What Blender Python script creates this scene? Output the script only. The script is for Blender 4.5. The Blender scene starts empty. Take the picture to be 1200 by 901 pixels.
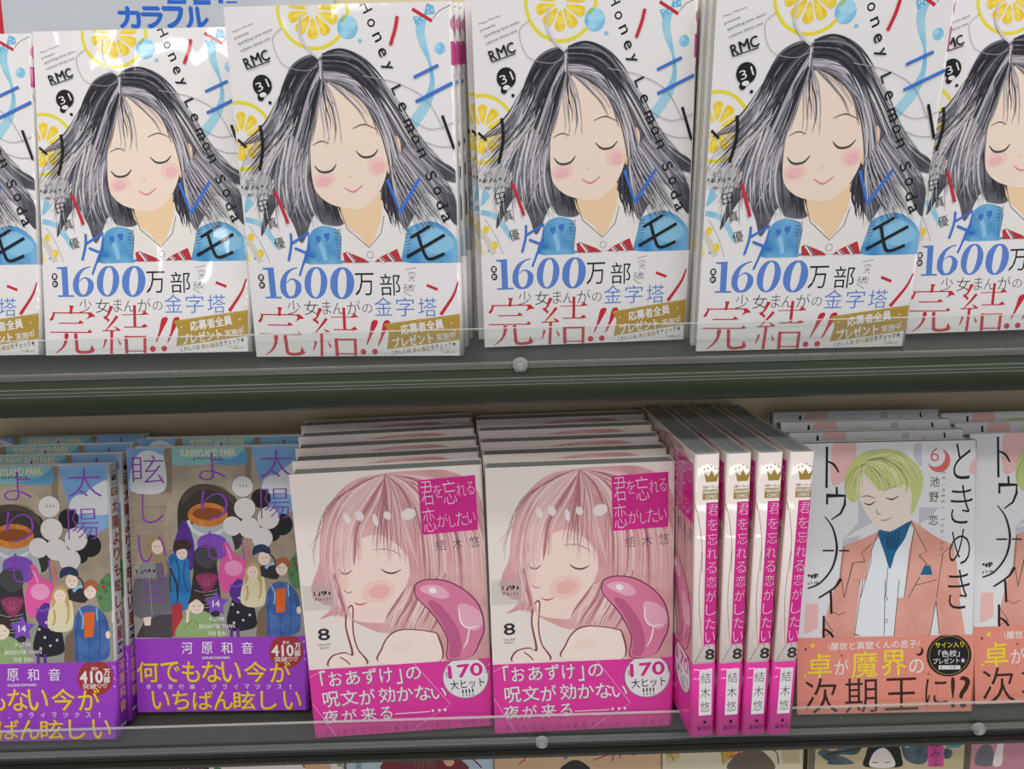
import bpy, bmesh, math, random
from mathutils import Vector, Matrix
from mathutils.geometry import tessellate_polygon

scene = bpy.context.scene
COL = scene.collection
EYE = 1.45                       # height of the lens above the shop floor, metres
R = math.radians

# ------------------------------------------------------------------ camera
cam_data = bpy.data.cameras.new('camera')
cam_data.sensor_width = 36.0
cam_data.lens = 870.0 / 1200.0 * 36.0
cam_data.clip_start = 0.02
cam = bpy.data.objects.new('camera', cam_data)
COL.objects.link(cam)
cam.matrix_world = (Matrix.Translation((0, 0, EYE)) @ Matrix.Rotation(R(-0.396), 4, 'Z')
                    @ Matrix.Rotation(R(90 - 24.503), 4, 'X') @ Matrix.Rotation(R(-1.394), 4, 'Z'))
scene.camera = cam

# ------------------------------------------------------------------ light
world = bpy.data.worlds.new('world')
scene.world = world
world.use_nodes = True
world.node_tree.nodes['Background'].inputs[0].default_value = (0.98, 0.99, 1.0, 1)
world.node_tree.nodes['Background'].inputs[1].default_value = 0.39

def tube(name, y, z, length, watts, x=0.0, width=0.10):
    d = bpy.data.lights.new(name, 'AREA')
    d.shape = 'RECTANGLE'; d.size = length; d.size_y = width
    d.energy = watts; d.color = (1.0, 0.985, 0.96)
    o = bpy.data.objects.new(name, d)
    COL.objects.link(o)
    o.location = (x, y, z)
    o.rotation_euler = (Vector((0, 0.4, EYE - 0.2)) - Vector((0, y, z))).to_track_quat('-Z', 'Y').to_euler()
tube('ceiling_tube_above', 0.00, EYE + 1.25, 2.4, 9.5)
tube('ceiling_tube_middle', -0.75, EYE + 1.25, 2.4, 8.5)
tube('ceiling_tube_behind', -1.80, EYE + 1.25, 2.4, 11)

scene.view_settings.view_transform = 'Standard'
scene.view_settings.look = 'None'
scene.view_settings.gamma = 1.0
scene.view_settings.exposure = 0.0
scene.view_settings.use_curve_mapping = False

# ------------------------------------------------------------------ materials
HEX = dict(
 paper_white='e9e6e6', ink='141316', ink_soft='3d3b40', ink_navy='2a3558', ink_grey='8a8488', line_dark='4a4448', line_grey='a9a4a6',
 lemon_rind='e8d83c', lemon_flesh='eec71e', lemon_pale='f4dd62', water_blue='5fb2dd', water_pale='a9d8ee', leaf_tint='9fc46a',
 ribbon_blue='a5d3e4', bow_blue='6cb8dc', denim_blue='3f8cc4', denim_pale='8cc4e4', shirt_white='eae4e0', skin='f2dccb', skin_warm='efc9a8',
 skin_neck='f0cfa8', peach='efc9a6', blush='f2b9bd', lip='e08a9c', brow='6e5c54', tie_red='b8323c', stripe_beige='d9cfbf',
 hair_mass='4b4952', blush_soft='f3ccc3', blush_rose_soft='f6cfc6', hair_black='232228', hair_dark='3c3b44', hair_grey='76747e', hair_silver='aaa5ac', hair_pale='d2ccd0',
 title_red='c8283a', title_blue='3f73d0', num_blue='5b82cf', gold='b3923c', gold_line='e0cc8c',
 stone='a4937f', pavement='9a9690', sky='6f9fcf', sky_deep='5a9cc6', cloud='d9dade', stone_dark='8a7a64', stone_line='8f7f6b', stone_pale='b7a893',
 sign_teal='86b9bd', cream='e4d9b4', arch_dark='3a332d', arch_brown='6b5c4e', glass_grey='b4bcc0', pumpkin='c8742a', pumpkin_dark='8f4a1c',
 violet_dark='5b2f94', violet_mid='8350c0', balloon_black='1d1b1e', balloon_rim='6b6468', balloon_white='e2dedb', pink_hot='e95ba4',
 leaf_green='5f8a5a', coat_grey='6f6c74', scarf_tan='a8906a', jersey_blue='1f6ab0', hair_brown='3f2a24', charcoal='312d33', scarf_plum='93355f',
 polka_black='221e26', skirt_dot='cfc4cc', hair_blond='c8a867', denim_navy='35599a', orange='e2671f', hair_auburn='b4643c', skirt_brown='7c6350',
 hood_green='93ad74', title_purple='8d44b4', badge_red='a33337', gold_yellow='efd02e', ochre='a8741c', sun_band='9c3cc2',
 hair_rose='d79c9f', hair_rose_light='e9c0bf', hair_rose_deep='b77a82', hair_rose_pale='f0d3cf', hair_shine='f6e8e4', skin_pink='f7ddd3', skin_pale='f8e4d9',
 blush_rose='f3b8b2', lash_wine='5f2434', line_rose='8d4a52', lip_rose='d4636f', line_wine='8b5058', balloon_line='7c3a52', balloon_pink='df7fa4', balloon_light='efb0c6',
 balloon_deep='c4608c', shine_white='fbf1f3', magenta='d8248e', pink_line='f2a6d2', grey_shadow='a07088', wine_dark='6b1b4c', pink_band='e0369e',
 pattern_pink='edbcb9', pattern_grey='c5c6d0', jacket='e3a797', shirt_cool='e6eaee', cravat='17658f', cravat_dark='0d3a5c', skin_cool='efe0d4',
 brow_olive='5c5a34', lip_soft='b98a80', hair_lime='c9cf85', hair_lime_deep='9aa45a', hair_lime_pale='dfe2a8', line_olive='6a6e3a', coral='dd6a68', paper_cool='e3e3e6',
 yellow='f0dc28', brown_dark='3a1e1a', band_salmon='e5907f', band_line='c87868', crown_gold='a88a3e', spine_pink='d64a94', paper_cream='efe2dc', spine_rose='e4b9b6',
 teal='3f9aa0', plum_grey='8d8090', plum_dark='5c3a58', mint='b9d6c4', jersey_deep='174f88', scarf_line='c86a92', plush_grey='4a464c', pink_light='f29cc8', ice_blue='9cc4e0', denim_line='24406e', hood_line='6f8a52', leaf_deep='47724a', peach_tan='d9b48c', sky_grey='b9ccd4', wine_red='7c2a3a', blond_ochre='cfa23e', pale_wheat='ddd0b4',
 slate='3f4f5c', sand='c9b890', rose_dust='cc8a98', leaf_dark='3f7a4a', ear_peach='e4b08c', signboard='cfd3db', sign_blue='2f6fd6', sign_red='d0303c',
)
MATS = {}
def srgb(h):
    c = [int(h[i:i + 2], 16) / 255 for i in (0, 2, 4)]
    return tuple(x / 12.92 if x <= .04045 else ((x + .055) / 1.055) ** 2.4 for x in c) + (1,)

def new_mat(name):
    m = bpy.data.materials.new(name); m.use_nodes = True
    return m, m.node_tree, m.node_tree.nodes['Principled BSDF']

def film(nt, b):
    """clear shrink film over the print: a clear coat with a gentle ripple"""
    b.inputs['Roughness'].default_value = 0.6; b.inputs['Specular IOR Level'].default_value = 0.12
    b.inputs['Coat Weight'].default_value = 0.85
    b.inputs['Coat Roughness'].default_value = 0.05
    b.inputs['Coat IOR'].default_value = 1.42
    tc = nt.nodes.new('ShaderNodeTexCoord')
    n = nt.nodes.new('ShaderNodeTexNoise'); n.inputs['Scale'].default_value = 38; n.inputs['Detail'].default_value = 1.0
    mp = nt.nodes.new('ShaderNodeMapping'); mp.inputs['Scale'].default_value = (1, 1, .45)
    bp = nt.nodes.new('ShaderNodeBump'); bp.inputs['Strength'].default_value = 0.42; bp.inputs['Distance'].default_value = 0.006
    nt.links.new(tc.outputs['Object'], mp.inputs[0]); nt.links.new(mp.outputs[0], n.inputs['Vector'])
    nt.links.new(n.outputs['Fac'], bp.inputs['Height']); nt.links.new(bp.outputs[0], b.inputs['Coat Normal'])
    return tc

MOTTLE = {'lemon_flesh': ('f6de5c', 300), 'water_blue': ('a6d8f0', 120), 'denim_blue': ('79b6de', 60), 'sky': ('8fb6dc', 40), 'stone': ('b09f8a', 90),
          'stone_pale': ('a99a84', 70), 'hair_mass': ('77747d', 60), 'ribbon_blue': ('7cbfe0', 60), 'jacket': ('dc9a8c', 50), 'pumpkin': ('dd8a3c', 160),
          'hair_rose': ('e6b4b2', 50), 'jersey_blue': ('2f86c8', 70), 'denim_navy': ('4a70b0', 90), 'slate': ('5c6c70', 80)}
def mat(c):
    if c in MATS: return MATS[c]
    m, nt, b = new_mat('print_' + c)
    if c == 'film_grey':
        b.inputs['Base Color'].default_value = srgb('d8d6d4'); b.inputs['Alpha'].default_value = 0.35; b.inputs['Roughness'].default_value = .25
    else:
        b.inputs['Base Color'].default_value = srgb(HEX[c])
        tc = film(nt, b)
        if c in MOTTLE:
            n = nt.nodes.new('ShaderNodeTexNoise'); n.inputs['Scale'].default_value = MOTTLE[c][1]; n.inputs['Detail'].default_value = 2
            r = nt.nodes.new('ShaderNodeValToRGB')
            r.color_ramp.elements[0].color = srgb(HEX[c]); r.color_ramp.elements[1].color = srgb(MOTTLE[c][0])
            r.color_ramp.elements[0].position = .40; r.color_ramp.elements[1].position = .62
            nt.links.new(tc.outputs['Object'], n.inputs['Vector']); nt.links.new(n.outputs['Fac'], r.inputs[0]); nt.links.new(r.outputs[0], b.inputs['Base Color'])
    MATS[c] = m
    return m

def pages(name, a, bcol):
    m, nt, b = new_mat(name)
    tc = nt.nodes.new('ShaderNodeTexCoord'); mp = nt.nodes.new('ShaderNodeMapping'); mp.inputs['Scale'].default_value = (6, 2600, 6)
    n = nt.nodes.new('ShaderNodeTexNoise'); n.inputs['Scale'].default_value = 1.0; n.inputs['Detail'].default_value = 3
    r = nt.nodes.new('ShaderNodeValToRGB'); r.color_ramp.elements[0].position = .35; r.color_ramp.elements[1].position = .65
    r.color_ramp.elements[0].color = srgb(a); r.color_ramp.elements[1].color = srgb(bcol)
    nt.links.new(tc.outputs['Object'], mp.inputs[0]); nt.links.new(mp.outputs[0], n.inputs['Vector']); nt.links.new(n.outputs['Fac'], r.inputs[0]); nt.links.new(r.outputs[0], b.inputs['Base Color'])
    bp = nt.nodes.new('ShaderNodeBump'); bp.inputs['Strength'].default_value = .4; bp.inputs['Distance'].default_value = .0004
    nt.links.new(n.outputs['Fac'], bp.inputs['Height']); nt.links.new(bp.outputs[0], b.inputs['Normal'])
    b.inputs['Roughness'].default_value = .9
    return m

def painted(name, h, rough, coat=0.0, speck=None):
    m, nt, b = new_mat(name)
    b.inputs['Base Color'].default_value = srgb(h); b.inputs['Roughness'].default_value = rough; b.inputs['Coat Weight'].default_value = coat
    b.inputs['Coat Roughness'].default_value = .06; b.inputs['Specular IOR Level'].default_value = .3
    tc = nt.nodes.new('ShaderNodeTexCoord'); n = nt.nodes.new('ShaderNodeTexNoise'); n.inputs['Scale'].default_value = 900; n.inputs['Detail'].default_value = 2
    nt.links.new(tc.outputs['Object'], n.inputs['Vector'])
    bp = nt.nodes.new('ShaderNodeBump'); bp.inputs['Strength'].default_value = .06; bp.inputs['Distance'].default_value = .0003
    nt.links.new(n.outputs['Fac'], bp.inputs['Height']); nt.links.new(bp.outputs[0], b.inputs['Normal'])
    if speck:                                                     # pale dust specks
        n2 = nt.nodes.new('ShaderNodeTexVoronoi'); n2.inputs['Scale'].default_value = 130
        r = nt.nodes.new('ShaderNodeValToRGB'); r.color_ramp.elements[0].position = .05; r.color_ramp.elements[1].position = .11
        r.color_ramp.elements[0].color = srgb(speck); r.color_ramp.elements[1].color = srgb(h)
        nt.links.new(tc.outputs['Object'], n2.inputs['Vector']); nt.links.new(n2.outputs['Distance'], r.inputs[0]); nt.links.new(r.outputs[0], b.inputs['Base Color'])
    return m

def acrylic(name, haze):
    m, nt, b = new_mat(name)
    out = nt.nodes['Material Output']
    tr = nt.nodes.new('ShaderNodeBsdfTransparent'); tr.inputs[0].default_value = (.95, .96, .95, 1)
    gl = nt.nodes.new('ShaderNodeBsdfGlossy'); gl.inputs['Roughness'].default_value = .06
    fr = nt.nodes.new('ShaderNodeFresnel'); fr.inputs[0].default_value = 1.49
    mx = nt.nodes.new('ShaderNodeMixShader'); mx2 = nt.nodes.new('ShaderNodeMixShader')
    ge = nt.nodes.new('ShaderNodeNewGeometry'); fm = nt.nodes.new('ShaderNodeMath'); fm.operation = 'SUBTRACT'; fm.inputs[0].default_value = 1
    mu = nt.nodes.new('ShaderNodeMath'); mu.operation = 'MULTIPLY'
    nt.links.new(ge.outputs['Backfacing'], fm.inputs[1]); nt.links.new(fm.outputs[0], mu.inputs[0]); nt.links.new(fr.outputs[0], mu.inputs[1])
    nt.links.new(mu.outputs[0], mx.inputs[0]); nt.links.new(tr.outputs[0], mx.inputs[1]); nt.links.new(gl.outputs[0], mx.inputs[2])
    b.inputs['Base Color'].default_value = srgb('c9cbc6'); b.inputs['Roughness'].default_value = .3
    mx2.inputs[0].default_value = haze
    nt.links.new(mx.outputs[0], mx2.inputs[1]); nt.links.new(b.outputs[0], mx2.inputs[2]); nt.links.new(mx2.outputs[0], out.inputs[0])
    return m

M_GREEN = painted('green_enamel', '1d2c17', .5, .35)
M_GREY = painted('grey_shelf_plate', '45433e', .5, .1, '6d6a63')
M_BLACK = painted('dark_shelf_plate', '2b2927', .5, .1, '4d4a46')
M_DARK = painted('dark_grey_enamel', '1d1e1a', .5, .1)
M_BEIGE = painted('beige_panel', 'ecdcba', .8)
M_CLEAR = acrylic('clear_acrylic', .04)
M_EDGE = acrylic('acrylic_cut_edge', .75)
M_FOOT = acrylic('acrylic_foot', .16)
M_CLIP = acrylic('clip_plastic', .35)
PAGES = {'light': pages('pale_page_edges', 'd9d6cb', 'bdbab0'), 'grey': pages('grey_page_edges', 'bcc2c0', '8b9290')}

# ------------------------------------------------------------------ mesh helpers
def link_mesh(name, bm, mats, parent=None):
    me = bpy.data.meshes.new(name)
    bm.to_mesh(me); bm.free()
    for m in mats: me.materials.append(m)
    o = bpy.data.objects.new(name, me)
    COL.objects.link(o)
    if parent: o.parent = parent
    return o

def tag(o, label, cat, group=None, kind=None):
    if label: o['label'] = label
    if cat: o['category'] = cat
    if group: o['group'] = group
    if kind: o['kind'] = kind
    return o

def empty(name, loc=(0, 0, 0)):
    o = bpy.data.objects.new(name, None); COL.objects.link(o); o.location = loc; o.empty_display_size = .02
    return o

def add_box(bm, x0, x1, y0, y1, z0, z1, mi=0):
    vs = [bm.verts.new((x, y, z)) for z in (z0, z1) for x, y in ((x0, y0), (x1, y0), (x1, y1), (x0, y1))]
    fs = [(3, 2, 1, 0), (4, 5, 6, 7), (0, 1, 5, 4), (1, 2, 6, 5), (2, 3, 7, 6), (3, 0, 4, 7)]
    out = []
    for f in fs:
        q = bm.faces.new([vs[i] for i in f]); q.material_index = mi; out.append(q)
    return out

def extrude_profile_x(bm, prof, x0, x1, mi=0, smooth=True):
    """closed profile of (y, z) points swept along x"""
    a = [bm.verts.new((x0, y, z)) for y, z in prof]; b = [bm.verts.new((x1, y, z)) for y, z in prof]
    n = len(prof)
    for i in range(n):
        f = bm.faces.new((a[i], b[i], b[(i + 1) % n], a[(i + 1) % n])); f.smooth = smooth; f.material_index = mi
    bm.faces.new(a[::-1]).material_index = mi; bm.faces.new(b).material_index = mi

# ------------------------------------------------------------------ flat print on a cover
def catmull(pts, closed, sub=6, vals=None):
    n = len(pts)
    if n < 3: return list(pts), vals
    out = []; ov = []
    rng = range(n) if closed else range(n - 1)
    for i in rng:
        if closed: p0, p1, p2, p3 = pts[i - 1], pts[i], pts[(i + 1) % n], pts[(i + 2) % n]
        else: p0, p1, p2, p3 = pts[max(i - 1, 0)], pts[i], pts[i + 1], pts[min(i + 2, n - 1)]
        for k in range(sub):
            t = k / sub
            out.append(tuple(.5 * (2 * p1[j] + (p2[j] - p0[j]) * t + (2 * p0[j] - 5 * p1[j] + 4 * p2[j] - p3[j]) * t * t + (3 * p1[j] - p0[j] - 3 * p2[j] + p3[j]) * t ** 3) for j in (0, 1)))
            if vals: ov.append(vals[i] + (vals[(i + 1) % n] - vals[i]) * t)
    if not closed:
        out.append(tuple(pts[-1]))
        if vals: ov.append(vals[-1])
    return out, (ov if vals else None)

def stroke_polys(pts, ws, sm, closed):
    if len(ws) == 1: ws = ws * len(pts)
    if sm: pts, ws = catmull(pts, closed, 5, ws)
    n = len(pts); L = []; Rr = []
    for i in range(n):
        if closed: a, b = pts[i - 1], pts[(i + 1) % n]
        else: a, b = pts[max(i - 1, 0)], pts[min(i + 1, n - 1)]
        dx, dy = b[0] - a[0], b[1] - a[1]; d = math.hypot(dx, dy) or 1
        k = ws[i] / 2
        if not sm and not closed and 0 < i < n - 1:                # mitre the sharp corner
            ux, uy = pts[i][0] - a[0], pts[i][1] - a[1]; ul = math.hypot(ux, uy) or 1
            c = abs((ux * dx + uy * dy) / (ul * d)); k /= max(c, .5)
        L.append((pts[i][0] - dy / d * k, pts[i][1] + dx / d * k)); Rr.append((pts[i][0] + dy / d * k, pts[i][1] - dx / d * k))
    out = []
    for i in range(n if closed else n - 1):
        j = (i + 1) % n
        out.append([L[i], Rr[i], Rr[j], L[j]])
    return out

def lerp_curve(a, b, t):
    def at(c, s):
        s *= len(c) - 1; i = min(int(s), len(c) - 2); f = s - i
        return tuple(c[i][j] + (c[i + 1][j] - c[i][j]) * f for j in (0, 1))
    return [tuple(at(a, k / 4)[j] * (1 - t) + at(b, k / 4)[j] * t for j in (0, 1)) for k in range(5)]

GLYPHS = {}
def text_polys(s, off):
    key = (s, off)
    if key in GLYPHS: return GLYPHS[key]
    cu = bpy.data.curves.new('glyphs', 'FONT'); cu.body = s; cu.size = 1; cu.offset = off; cu.resolution_u = 3
    o = bpy.data.objects.new('glyphs', cu); COL.objects.link(o)
    me = bpy.data.meshes.new_from_object(o.evaluated_get(bpy.context.evaluated_depsgraph_get()))
    vs = [v.co.copy() for v in me.vertices]
    polys = [[(vs[i].x, vs[i].y) for i in p.vertices] for p in me.polygons]
    bpy.data.objects.remove(o); bpy.data.curves.remove(cu); bpy.data.meshes.remove(me)
    xs = [v.x for v in vs]; ys = [v.y for v in vs]
    GLYPHS[key] = (polys, min(xs), max(xs), min(ys), max(ys))
    return GLYPHS[key]

def clip_poly(p, x0, x1, y0, y1):
    for ax, lim, sgn in ((0, x0, 1), (0, x1, -1), (1, y0, 1), (1, y1, -1)):
        q = []
        for i in range(len(p)):
            a, b = p[i - 1], p[i]
            da, db = (a[ax] - lim) * sgn, (b[ax] - lim) * sgn
            if (da >= 0) != (db >= 0):
                t = da / (da - db); q.append((a[0] + (b[0] - a[0]) * t, a[1] + (b[1] - a[1]) * t))
            if db >= 0: q.append(b)
        p = q
        if len(p) < 3: return []
    return p

STEP = 9e-6                                                       # thickness of one ink sheet, metres
class Printer:
    """adds print operations as thin flat ink layers to a bmesh; place(u, v, d) gives the 3-D point for millimetres u, v and lift d"""
    def __init__(s, bm, mats, place, bounds):
        s.bm, s.mats, s.place, s.bounds = bm, mats, place, bounds
    def mi(s, c):
        m = mat(c)
        if m not in s.mats: s.mats.append(m)
        return s.mats.index(m)
    def put(s, polys, c, layer):
        mi = s.mi(c); d = layer * STEP
        for p in polys:
            p = clip_poly(p, *s.bounds)
            if not p: continue
            q = [p[0]]
            for a in p[1:]:
                if abs(a[0] - q[-1][0]) + abs(a[1] - q[-1][1]) > 1e-4: q.append(a)
            if len(q) < 3: continue
            area = sum(q[i - 1][0] * q[i][1] - q[i][0] * q[i - 1][1] for i in range(len(q)))
            if abs(area) < 1e-5: continue
            if area < 0: q = q[::-1]
            f = s.bm.faces.new([s.bm.verts.new(s.place(u, v, d)) for u, v in q]); f.material_index = mi
    def run(s, ops, seed=1):
        rnd = random.Random(seed)
        done = []                                                 # ink sheets so far: no two that cross may share a height
        for o in sorted(ops, key=lambda q: q[1]):
            k, c = o[0], o[2]
            if k == 'E': x0, x1, y0, y1 = o[3] - max(o[5:7]), o[3] + max(o[5:7]), o[4] - max(o[5:7]), o[4] + max(o[5:7])
            elif k == 'T':
                h = max(o[6:8]) * .6 if o[8] else 0
                x0, x1, y0, y1 = (o[4] - h, o[4] + h, o[5] - h, o[5] + h) if h else (o[4] - o[6] / 2, o[4] + o[6] / 2, o[5] - o[7] / 2, o[5] + o[7] / 2)
            else:
                pp = o[3] + o[4] if k == 'S' else o[3]
                m = max(o[4]) if k == 'B' else 1.5
                x0, x1 = min(q[0] for q in pp) - m, max(q[0] for q in pp) + m; y0, y1 = min(q[1] for q in pp) - m, max(q[1] for q in pp) + m
            layer = 1
            for a0, a1, b0, b1, top in done:
                if x0 < a1 and a0 < x1 and y0 < b1 and b0 < y1: layer = max(layer, top)
            done.append((x0, x1, y0, y1, layer + (3 if k == 'S' else 1)))
            if k == 'F':
                pts = o[3]
                if o[4]: pts, _ = catmull(pts, True, 5)
                tri = tessellate_polygon([[Vector((x, y, 0)) for x, y in pts]])
                s.put([[pts[i] for i in t] for t in tri], c, layer)
            elif k == 'B':
                s.put(stroke_polys(o[3], o[4], o[5], o[6]), c, layer)
            elif k == 'E':
                cx, cy, rx, ry, rot = o[3:8]; ca, sa = math.cos(R(rot)), math.sin(R(rot))
                pts = []
                for i in range(28):
                    a = 2 * math.pi * i / 28; x, y = rx * math.cos(a), ry * math.sin(a)
                    pts.append((cx + x * ca - y * sa, cy + x * sa + y * ca))
                s.put([pts], c, layer)
            elif k == 'T':
                txt, cx, cy, w, h, rot, off = o[3:10]
                polys, x0, x1, y0, y1 = text_polys(txt, min(off, 0))
                sx, sy = w / max(x1 - x0, 1e-3), h / max(y1 - y0, 1e-3); ca, sa = math.cos(R(rot)), math.sin(R(rot))
                out = []
                for p in polys:
                    q = []
                    for x, y in p:
                        x, y = (x - (x0 + x1) / 2) * sx, (y - (y0 + y1) / 2) * sy
                        q.append((cx + x * ca - y * sa, cy + x * sa + y * ca))
                    out.append(q)
                s.put(out, c, layer)
                if off > 0:                                       # heavier lettering: the same glyphs overprinted a hair aside
                    e = off * h / max(y1 - y0, .3) * .9
                    for n, (dx, dy) in enumerate(((e, 0), (-e, 0), (0, e), (0, -e))):
                        s.put([[(x + dx, y + dy) for x, y in q] for q in out], c, layer - .2 * (n + 1))
            elif k == 'S':
                a, b, n, w = o[3:7]
                for i in range(n):
                    t = min(max((i + rnd.uniform(-.4, .4)) / max(n - 1, 1), 0), 1)
                    cv = lerp_curve(a, b, t)
                    e = 1 - .35 * rnd.random() ** 2
                    cv = [cv[0]] + [(x + rnd.uniform(-.8, .8), y + rnd.uniform(-.8, .8)) for x, y in cv[1:]]
                    cut = lerp_curve(cv, cv, 0) if e > .97 else [tuple(cv[min(int(q * e), 3)][j] + (cv[min(int(q * e), 3) + 1][j] - cv[min(int(q * e), 3)][j]) * (q * e - min(int(q * e), 3)) for j in (0, 1)) for q in range(5)]
                    ww = w * rnd.uniform(.4, 1.2)
                    s.put(stroke_polys(cut, [ww * .35, ww, ww, ww * .7, .08], 1, 0), rnd.choice(c), layer + rnd.uniform(0, 2))

# ------------------------------------------------------------------ book builder (millimetres in, metres out)
BW, BH = 113.0, 175.0
def u_path(w, t, r, off):
    """front edge -> rounded spine -> back edge, as (x, y) in mm, pushed out by off"""
    pts = [(0, -off), (w * .25, -off), (w * .5, -off), (w * .75, -off)]
    for i in range(7):
        a = -math.pi / 2 + math.pi / 2 * i / 6
        pts.append((w - r + (r + off) * math.cos(a), r + (r + off) * math.sin(a)))
    for i in range(7):
        a = math.pi / 2 * i / 6
        pts.append((w - r + (r + off) * math.cos(a), t - r + (r + off) * math.sin(a)))
    pts += [(w * .5, t + off), (0, t + off)]
    return pts

def wrap(bm, w, t, r, off, thick, z0, z1, mi):
    o = u_path(w, t, r, off); n = u_path(w, t, r, off - thick)
    k = len(o)
    V = [[bm.verts.new((x * .001, y * .001, z * .001)) for x, y in path] for path in (o, n) for z in (z0, z1)]
    ob, ot, nb, nt_ = V
    for i in range(k - 1):
        f = bm.faces.new((ob[i], ob[i + 1], ot[i + 1], ot[i])); f.material_index = mi; f.smooth = 4 <= i < 17
        f = bm.faces.new((nb[i + 1], nb[i], nt_[i], nt_[i + 1])); f.material_index = mi; f.smooth = 4 <= i < 17
        bm.faces.new((ot[i], ot[i + 1], nt_[i + 1], nt_[i])).material_index = mi
        bm.faces.new((ob[i + 1], ob[i], nb[i], nb[i + 1])).material_index = mi
    bm.faces.new((ob[0], ot[0], nt_[0], nb[0])).material_index = mi
    bm.faces.new((ot[-1], ob[-1], nb[-1], nt_[-1])).material_index = mi

def make_book(design, t, paper, band_colour, band_h, page, r=1.8, h=BH, w=BW):
    """one prototype: cover, page block and paper band under an Empty at the front bottom left corner"""
    root = empty('manga_book')
    def fold(u, v, d):
        if u >= r: return (w * .001 + d, u * .001, v * .001)
        a = (u / r - 1) * math.pi / 2
        return ((w - r + r * math.cos(a)) * .001 + d * math.cos(a), (r + r * math.sin(a)) * .001 + d * math.sin(a), v * .001)
    bm = bmesh.new(); mats = [mat(paper)]
    wrap(bm, w, t, r, 0, .35, 0, h, 0)
    Printer(bm, mats, lambda u, v, d: (u * .001, -d - 1e-5, v * .001), (.15, w - r * .6, .1, h - .1)).run(ART.get(design + '_cover', []), 7)
    Printer(bm, mats, lambda u, v, d: fold(u, v, d + 1e-5), (.1, t - .4, .1, h - .1)).run(SPINES.get(design + '_spine', []), 7)
    link_mesh('cover', bm, mats, root)
    bm = bmesh.new()
    fs = add_box(bm, .0009, (w - 1.2) * .001, .0004, (t - .4) * .001, .001, (h - 1.2) * .001)
    bmesh.ops.subdivide_edges(bm, edges=bm.edges[:], cuts=3, use_grid_fill=True)
    for v in bm.verts:                                            # fore edge bows inward a little
        if v.co.x < .002: v.co.x += .0006 * math.cos((v.co.y * 1000 / t - .5) * math.pi)
    link_mesh('page_block', bm, [PAGES[page]], root)
    if band_colour:
        bm = bmesh.new(); mats = [mat(band_colour)]; off = .38
        wrap(bm, w, t, r, off, .12, 0, band_h, 0)
        Printer(bm, mats, lambda u, v, d: (u * .001, -off * .001 - d - 1e-5, v * .001), (.1, w - r * .6, .3, band_h - .1)).run(ART.get(design + '_band', []), 9)
        Printer(bm, mats, lambda u, v, d: (w * .001 + off * .001 + d + 1e-5, u * .001, v * .001), (.3, t - .3, .1, band_h - .1)).run(SPINES.get(design + '_bandspine', []), 9)
        # the two ends of the band are folded in round the fore edges
        add_box(bm, -.00025, -.0001, -.00038, .0002, .0001, band_h * .001 - .0001)
        add_box(bm, -.00025, -.0001, (t - .2) * .001, (t + .38) * .001, .0001, band_h * .001 - .0001)
        link_mesh('paper_band', bm, mats, root)
    return root

USED = set()
def copy_book(proto):
    if proto.name not in USED:
        USED.add(proto.name); return proto
    c = proto.copy(); COL.objects.link(c)
    for ch in proto.children:
        d = ch.copy(); COL.objects.link(d); d.parent = c
    return c

def stand(proto, t, cx, y, z, lean, yaw, label, group, k=0, dx=0.0, w=BW, cat='book'):
    """k = how many books in front of it in its stack"""
    o = copy_book(proto)
    rot = Matrix.Rotation(R(yaw), 4, 'Z') @ Matrix.Rotation(R(-lean), 4, 'X')
    step = (t * .001 + .0014) / math.cos(R(lean)) * k
    base = Vector((cx, y, z)) + Matrix.Rotation(R(yaw), 4, 'Z') @ Vector((dx * k, step, 0))
    base.z = z + EYE + t * .001 * math.sin(R(lean))
    o.matrix_world = Matrix.Translation(base) @ rot @ Matrix.Translation((-w * .0005, 0, 0))
    tag(o, label, cat, group)
    return o

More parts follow.
